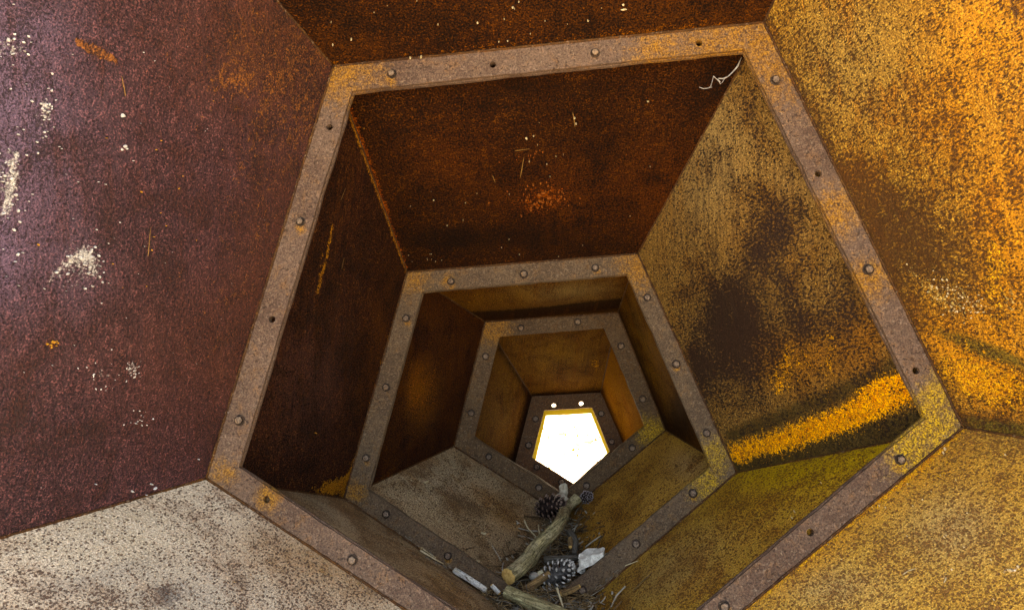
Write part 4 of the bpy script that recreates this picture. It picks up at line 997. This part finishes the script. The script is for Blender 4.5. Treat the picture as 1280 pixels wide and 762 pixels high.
# wood chips lying on the plates
def chip(P, px, py, l, w, an, label, mat=m_straw):
    c = P.hit(px, py, 0.002)
    d = P.e1 * math.cos(an) + P.e2 * math.sin(an); e = P.n.cross(d)
    V = []
    for (u, v_, h) in ((-1, -.6, 0), (-.2, -1, 0), (1, -.3, 0), (.9, .5, 0), (-.1, 1, 0), (-1.1, .4, 0)):
        V.append(c + d * l * u + e * w * v_ - P.n * 0.001)
    V += [v + P.n * (0.003 + 0.002 * random.random()) for v in V]
    Fc = [(5, 4, 3, 2, 1, 0), (6, 7, 8, 9, 10, 11)] + [(q, (q + 1) % 6, 6 + (q + 1) % 6, 6 + q) for q in range(6)]
    props(mesh('wood_chip', V, Fc, mat), label, 'wood chip')
chip(P2L, 603.6, 667, 0.007, 0.0024, 0.3, 'pale wood chip in the middle of the left plate')
chip(P2L, 532, 603, 0.009, 0.0022, 1.2, 'pale sliver of wood high on the left plate near the dark wall')
chip(P2L, 596.5, 702.5, 0.006, 0.004, 1.0, 'cream wood chip on the left arm of the second flange', m_cream)
chip(P2L, 627, 699, 0.005, 0.002, 0.4, 'tiny cream chip near the lower edge of the left plate', m_cream)

# litter: soil and needles packed in the bottom corners
def valley(name, k, fr, h0, h1, mat, label, side):
    """mound filling the bottom corner of section k from near (0) to far (1)"""
    a, b = outer[k][3], outer[k + 1][3]
    PLl, PRr = panels[(k, LL)], panels[(k, LR)]
    dl = unit(outer[k][4] - outer[k][3] + outer[k + 1][4] - outer[k + 1][3]); dr = unit(outer[k][2] - outer[k][3] + outer[k + 1][2] - outer[k + 1][3])
    V, Fc = [], []; nu, nv = 26, 14
    for q in range(nu + 1):
        t = fr[0] + (fr[1] - fr[0]) * q / nu
        c = a.lerp(b, t); h = h0 + (h1 - h0) * q / nu
        L_ = c + dl * (h / max(0.2, dl.z)); R_ = c + dr * (h / max(0.2, dr.z))
        for w in range(nv + 1):
            s_ = w / nv; p = L_.lerp(R_, s_)
            bump_ = math.sin(math.pi * s_)
            nz = mnoise.noise(p * 22) * 0.010 + mnoise.noise(p * 70) * 0.005
            V.append(p + Vector((0, 0, nz * bump_ - 0.006 * (1 - bump_))))
    for q in range(nu):
        for w in range(nv):
            i = q * (nv + 1) + w; Fc.append((i, i + nv + 1, i + nv + 2, i + 1))
    base = len(V)
    cl = [a.lerp(b, fr[0] + (fr[1] - fr[0]) * q / nu) + Vector((0, 0, 0.004)) for q in range(nu + 1)]
    V += cl
    for q in range(nu):
        Fc.append((q * (nv + 1), base + q, base + q + 1, (q + 1) * (nv + 1)))
        Fc.append((q * (nv + 1) + nv, (q + 1) * (nv + 1) + nv, base + q + 1, base + q))
    Fc.append(tuple(range(nv + 1)) + (base,)); Fc.append(tuple(nu * (nv + 1) + w for w in range(nv, -1, -1)) + (base + nu,))
    return V, Fc, nu, nv
m_soil = plain('dark_litter_soil', (0.035, 0.024, 0.014), (0.08, 0.056, 0.03), 60, 0.95, 0.1, 0.004, c=(0.15, 0.11, 0.06))
m_needle = plain('pine_needles', (0.08, 0.046, 0.018), (0.27, 0.17, 0.075), 40, 0.9, 0.15, 0.0005, c=(0.46, 0.35, 0.19))
m_needle2 = plain('grey_twiglets', (0.10, 0.09, 0.07), (0.24, 0.22, 0.18), 40, 0.9, 0.15, 0.0005)
NV, NF, NM = [], [], []
for (k, fr, h0, h1, lab) in ((1, (0.55, 0.985), 0.035, 0.095, 'dark soil and needle litter heaped in front of the second flange'),
                             (2, (0.03, 0.95), 0.080, 0.016, 'dark soil and needle litter under the thick log')):
    V, Fc, nu, nv = valley('litter', k, fr, h0, h1, m_soil, lab, 0)
    props(mesh('litter_soil', V, Fc, m_soil, None, True), lab, None, None, 'stuff')
    top = [V[q] for q in range((nu + 1) * (nv + 1))]
    for _ in range(900):
        p = random.choice(top) + Vector((random.gauss(0, 0.006), random.gauss(0, 0.006), random.uniform(0.0, 0.007)))
        an = random.uniform(0, 6.28); l = random.uniform(0.006, 0.03); w = random.uniform(0.0005, 0.0012)
        d = Vector((math.cos(an), math.sin(an), random.gauss(0, 0.25))).normalized()
        bend = Vector((random.gauss(0, 0.2), random.gauss(0, 0.2), random.uniform(0, 0.3))) * l * 0.5
        v, f = tube_geo([p - d * l, p + bend * 0.6, p + d * l], w, 4)
        kk = len(NV); NV += v; NF += [tuple(i + kk for i in q) for q in f]; NM += [random.random() < 0.3] * len(f)
m_flake = plain('bark_flakes', (0.05, 0.03, 0.015), (0.14, 0.085, 0.04), 50, 0.9, 0.15, 0.001, c=(0.22, 0.16, 0.09))
m_flake2 = plain('pale_bits', (0.26, 0.23, 0.17), (0.42, 0.38, 0.30), 50, 0.9, 0.15, 0.001)
FV, FF, FM = [], [], []
def bit(p, d, e, n, l, w, th, m):
    k = len(FV); ring_ = []
    for a in np.linspace(0, 2 * math.pi, 8)[:-1]:
        r = random.uniform(0.6, 1.15); ring_.append((math.cos(a) * l * r, math.sin(a) * w * r, random.uniform(-0.3, 0.3) * th + th * 1.2 * (math.cos(a) ** 2)))
    for (x, y, z) in ring_: FV.append(p + d * x + e * y + n * z)
    for (x, y, z) in ring_: FV.append(p + d * x * 0.9 + e * y * 0.9 + n * (z + th))
    FF.append(tuple(range(k, k + 7))[::-1]); FF.append(tuple(range(k + 7, k + 14)))
    for q in range(7): FF.append((k + q, k + (q + 1) % 7, k + 7 + (q + 1) % 7, k + 7 + q))
    FM.extend([m] * 9)
for k in (1, 2):
    a_, b_ = outer[k][3], outer[k + 1][3]
    for _ in range(300):
        side_ = random.choice((LL, LR)); P = panels[(k, side_)]
        t = random.uniform(0.45, 1.0) if k == 1 else random.uniform(0.0, 0.97)
        hgt = abs(random.gauss(0, 0.045)) + 0.01
        base_ = a_.lerp(b_, t); out_ = P.e1 if (P.e1.z > 0) else -P.e1
        p = base_ + out_ * (hgt + (0.07 if k == 1 else 0.09 * (1 - t))) + P.n * random.uniform(0.002, 0.012)
        an = random.uniform(0, 6.28); d = P.e1 * math.cos(an) + P.e2 * math.sin(an); e = P.n.cross(d)
        if random.random() < 0.5:
            bit(p, d, e, P.n, random.uniform(0.003, 0.011), random.uniform(0.002, 0.005), random.uniform(0.0006, 0.0016), random.choice((0, 0, 0, 1)))
        else:
            l = random.uniform(0.008, 0.036); r_ = random.uniform(0.0006, 0.0022)
            v, f = tube_geo([p - d * l, p + P.n * random.uniform(0.001, 0.004) + e * random.gauss(0, 0.15) * l, p + d * l * 0.9], r_, 5, 0.2)
            kk = len(FV); FV.extend(v); FF.extend([tuple(i + kk for i in q) for q in f]); FM.extend([random.choice((0, 0, 1))] * len(f))
props(mesh('bark_litter', FV, FF, None, None, False, [m_flake, m_flake2], FM), 'broken bark flakes and bits of twig scattered along the bottom corner', None, None, 'stuff')
# grass wisps along the lower left side of flange 2 and curls at its right
def wisp(P, px, py, spread, n, off=0.004):
    for _ in range(n):
        c = P.hit(px + random.gauss(0, spread), py + random.gauss(0, spread * 0.5), off + random.random() * 0.006)
        an = random.uniform(0, 6.28); l = random.uniform(0.008, 0.03); pts = []
        cu = random.uniform(-2.5, 2.5)
        for q in range(6):
            t = q / 5 - 0.5; aa = an + cu * t
            pts.append(c + (P.e1 * math.cos(aa) + P.e2 * math.sin(aa)) * l * t + P.n * 0.004 * (0.25 - t * t))
        v, f = tube_geo(pts, random.uniform(0.0004, 0.0009), 4)
        kk = len(NV)
        NV.extend(v); NF.extend([tuple(i + kk for i in q) for q in f]); NM.extend([random.random() < 0.5] * len(f))
for (px, py, n) in ((490, 665, 6), (508, 679, 8), (530, 694, 14), (552, 706, 18), (580, 724, 12), (605, 738, 30), (622, 748, 30), (640, 755, 20)): wisp(P1L, px, py, 8, n, 0.008)
for (px, py, n) in ((735, 742, 40), (750, 732, 24), (768, 722, 14), (722, 750, 30)): wisp(P1R, px, py, 7, n, 0.012)
lit = mesh('pine_needle_litter', NV, NF, None, None, False, [m_needle, m_needle2], [int(x) for x in NM])
props(lit, 'loose brown pine needles and broken twiglets around the logs', None, None, 'stuff')

# cobweb in the upper right corner of the first flange
m_web = plain('dusty_cobweb', (0.24, 0.21, 0.19), (0.42, 0.38, 0.35), 300, 0.9, 0.1, 0.0002)
zc = (planes[1].hit(926, 70) - CAM).dot(FWD) + 0.045
web = empty('cobweb', pt(926, 72, zc), 'dusty white cobweb strand hanging in the upper right corner', 'cobweb')
main = [(927, 72), (925, 76), (922, 83), (916, 90), (910, 96), (904, 98.5), (898, 98)]
V, Fc = tube_geo([pt(x, y, zc) for x, y in main], [0.0004, 0.0008, 0.0017, 0.0011, 0.0009, 0.0015, 0.0006], 6, 0.35)
mesh('strand', V, Fc, m_web, web, True)
for lst, r in (([(906, 98), (903, 103), (900.5, 105), (897, 100), (893, 96.5), (891.5, 95)], 0.0006), ([(892, 95), (890.5, 101), (888.5, 108), (886, 110)], 0.0006), ([(890, 109), (884, 110.5), (879, 111), (874, 109)], 0.0007), ([(897, 99), (900, 103)], 0.0012)):
    V, Fc = tube_geo([pt(x, y, zc + random.uniform(-0.003, 0.003)) for x, y in lst], r, 6, 0.3)
    mesh('strand', V, Fc, m_web, web, True)

# repeats of a kind share a group
GROUPS = {'log': 'logs lying in the bottom corner', 'stick': 'sticks among the litter', 'bark': 'bark pieces among the litter', 'twig': 'thin twigs and straws',
          'pine cone': 'pine cones by the logs', 'stone': 'stones by the logs', 'pebble': 'pebbles by the pine cone', 'wood chip': 'wood chips on the left plate'}
for o in S.objects:
    if o.parent is None and o.get('category') in GROUPS: o['group'] = GROUPS[o['category']]
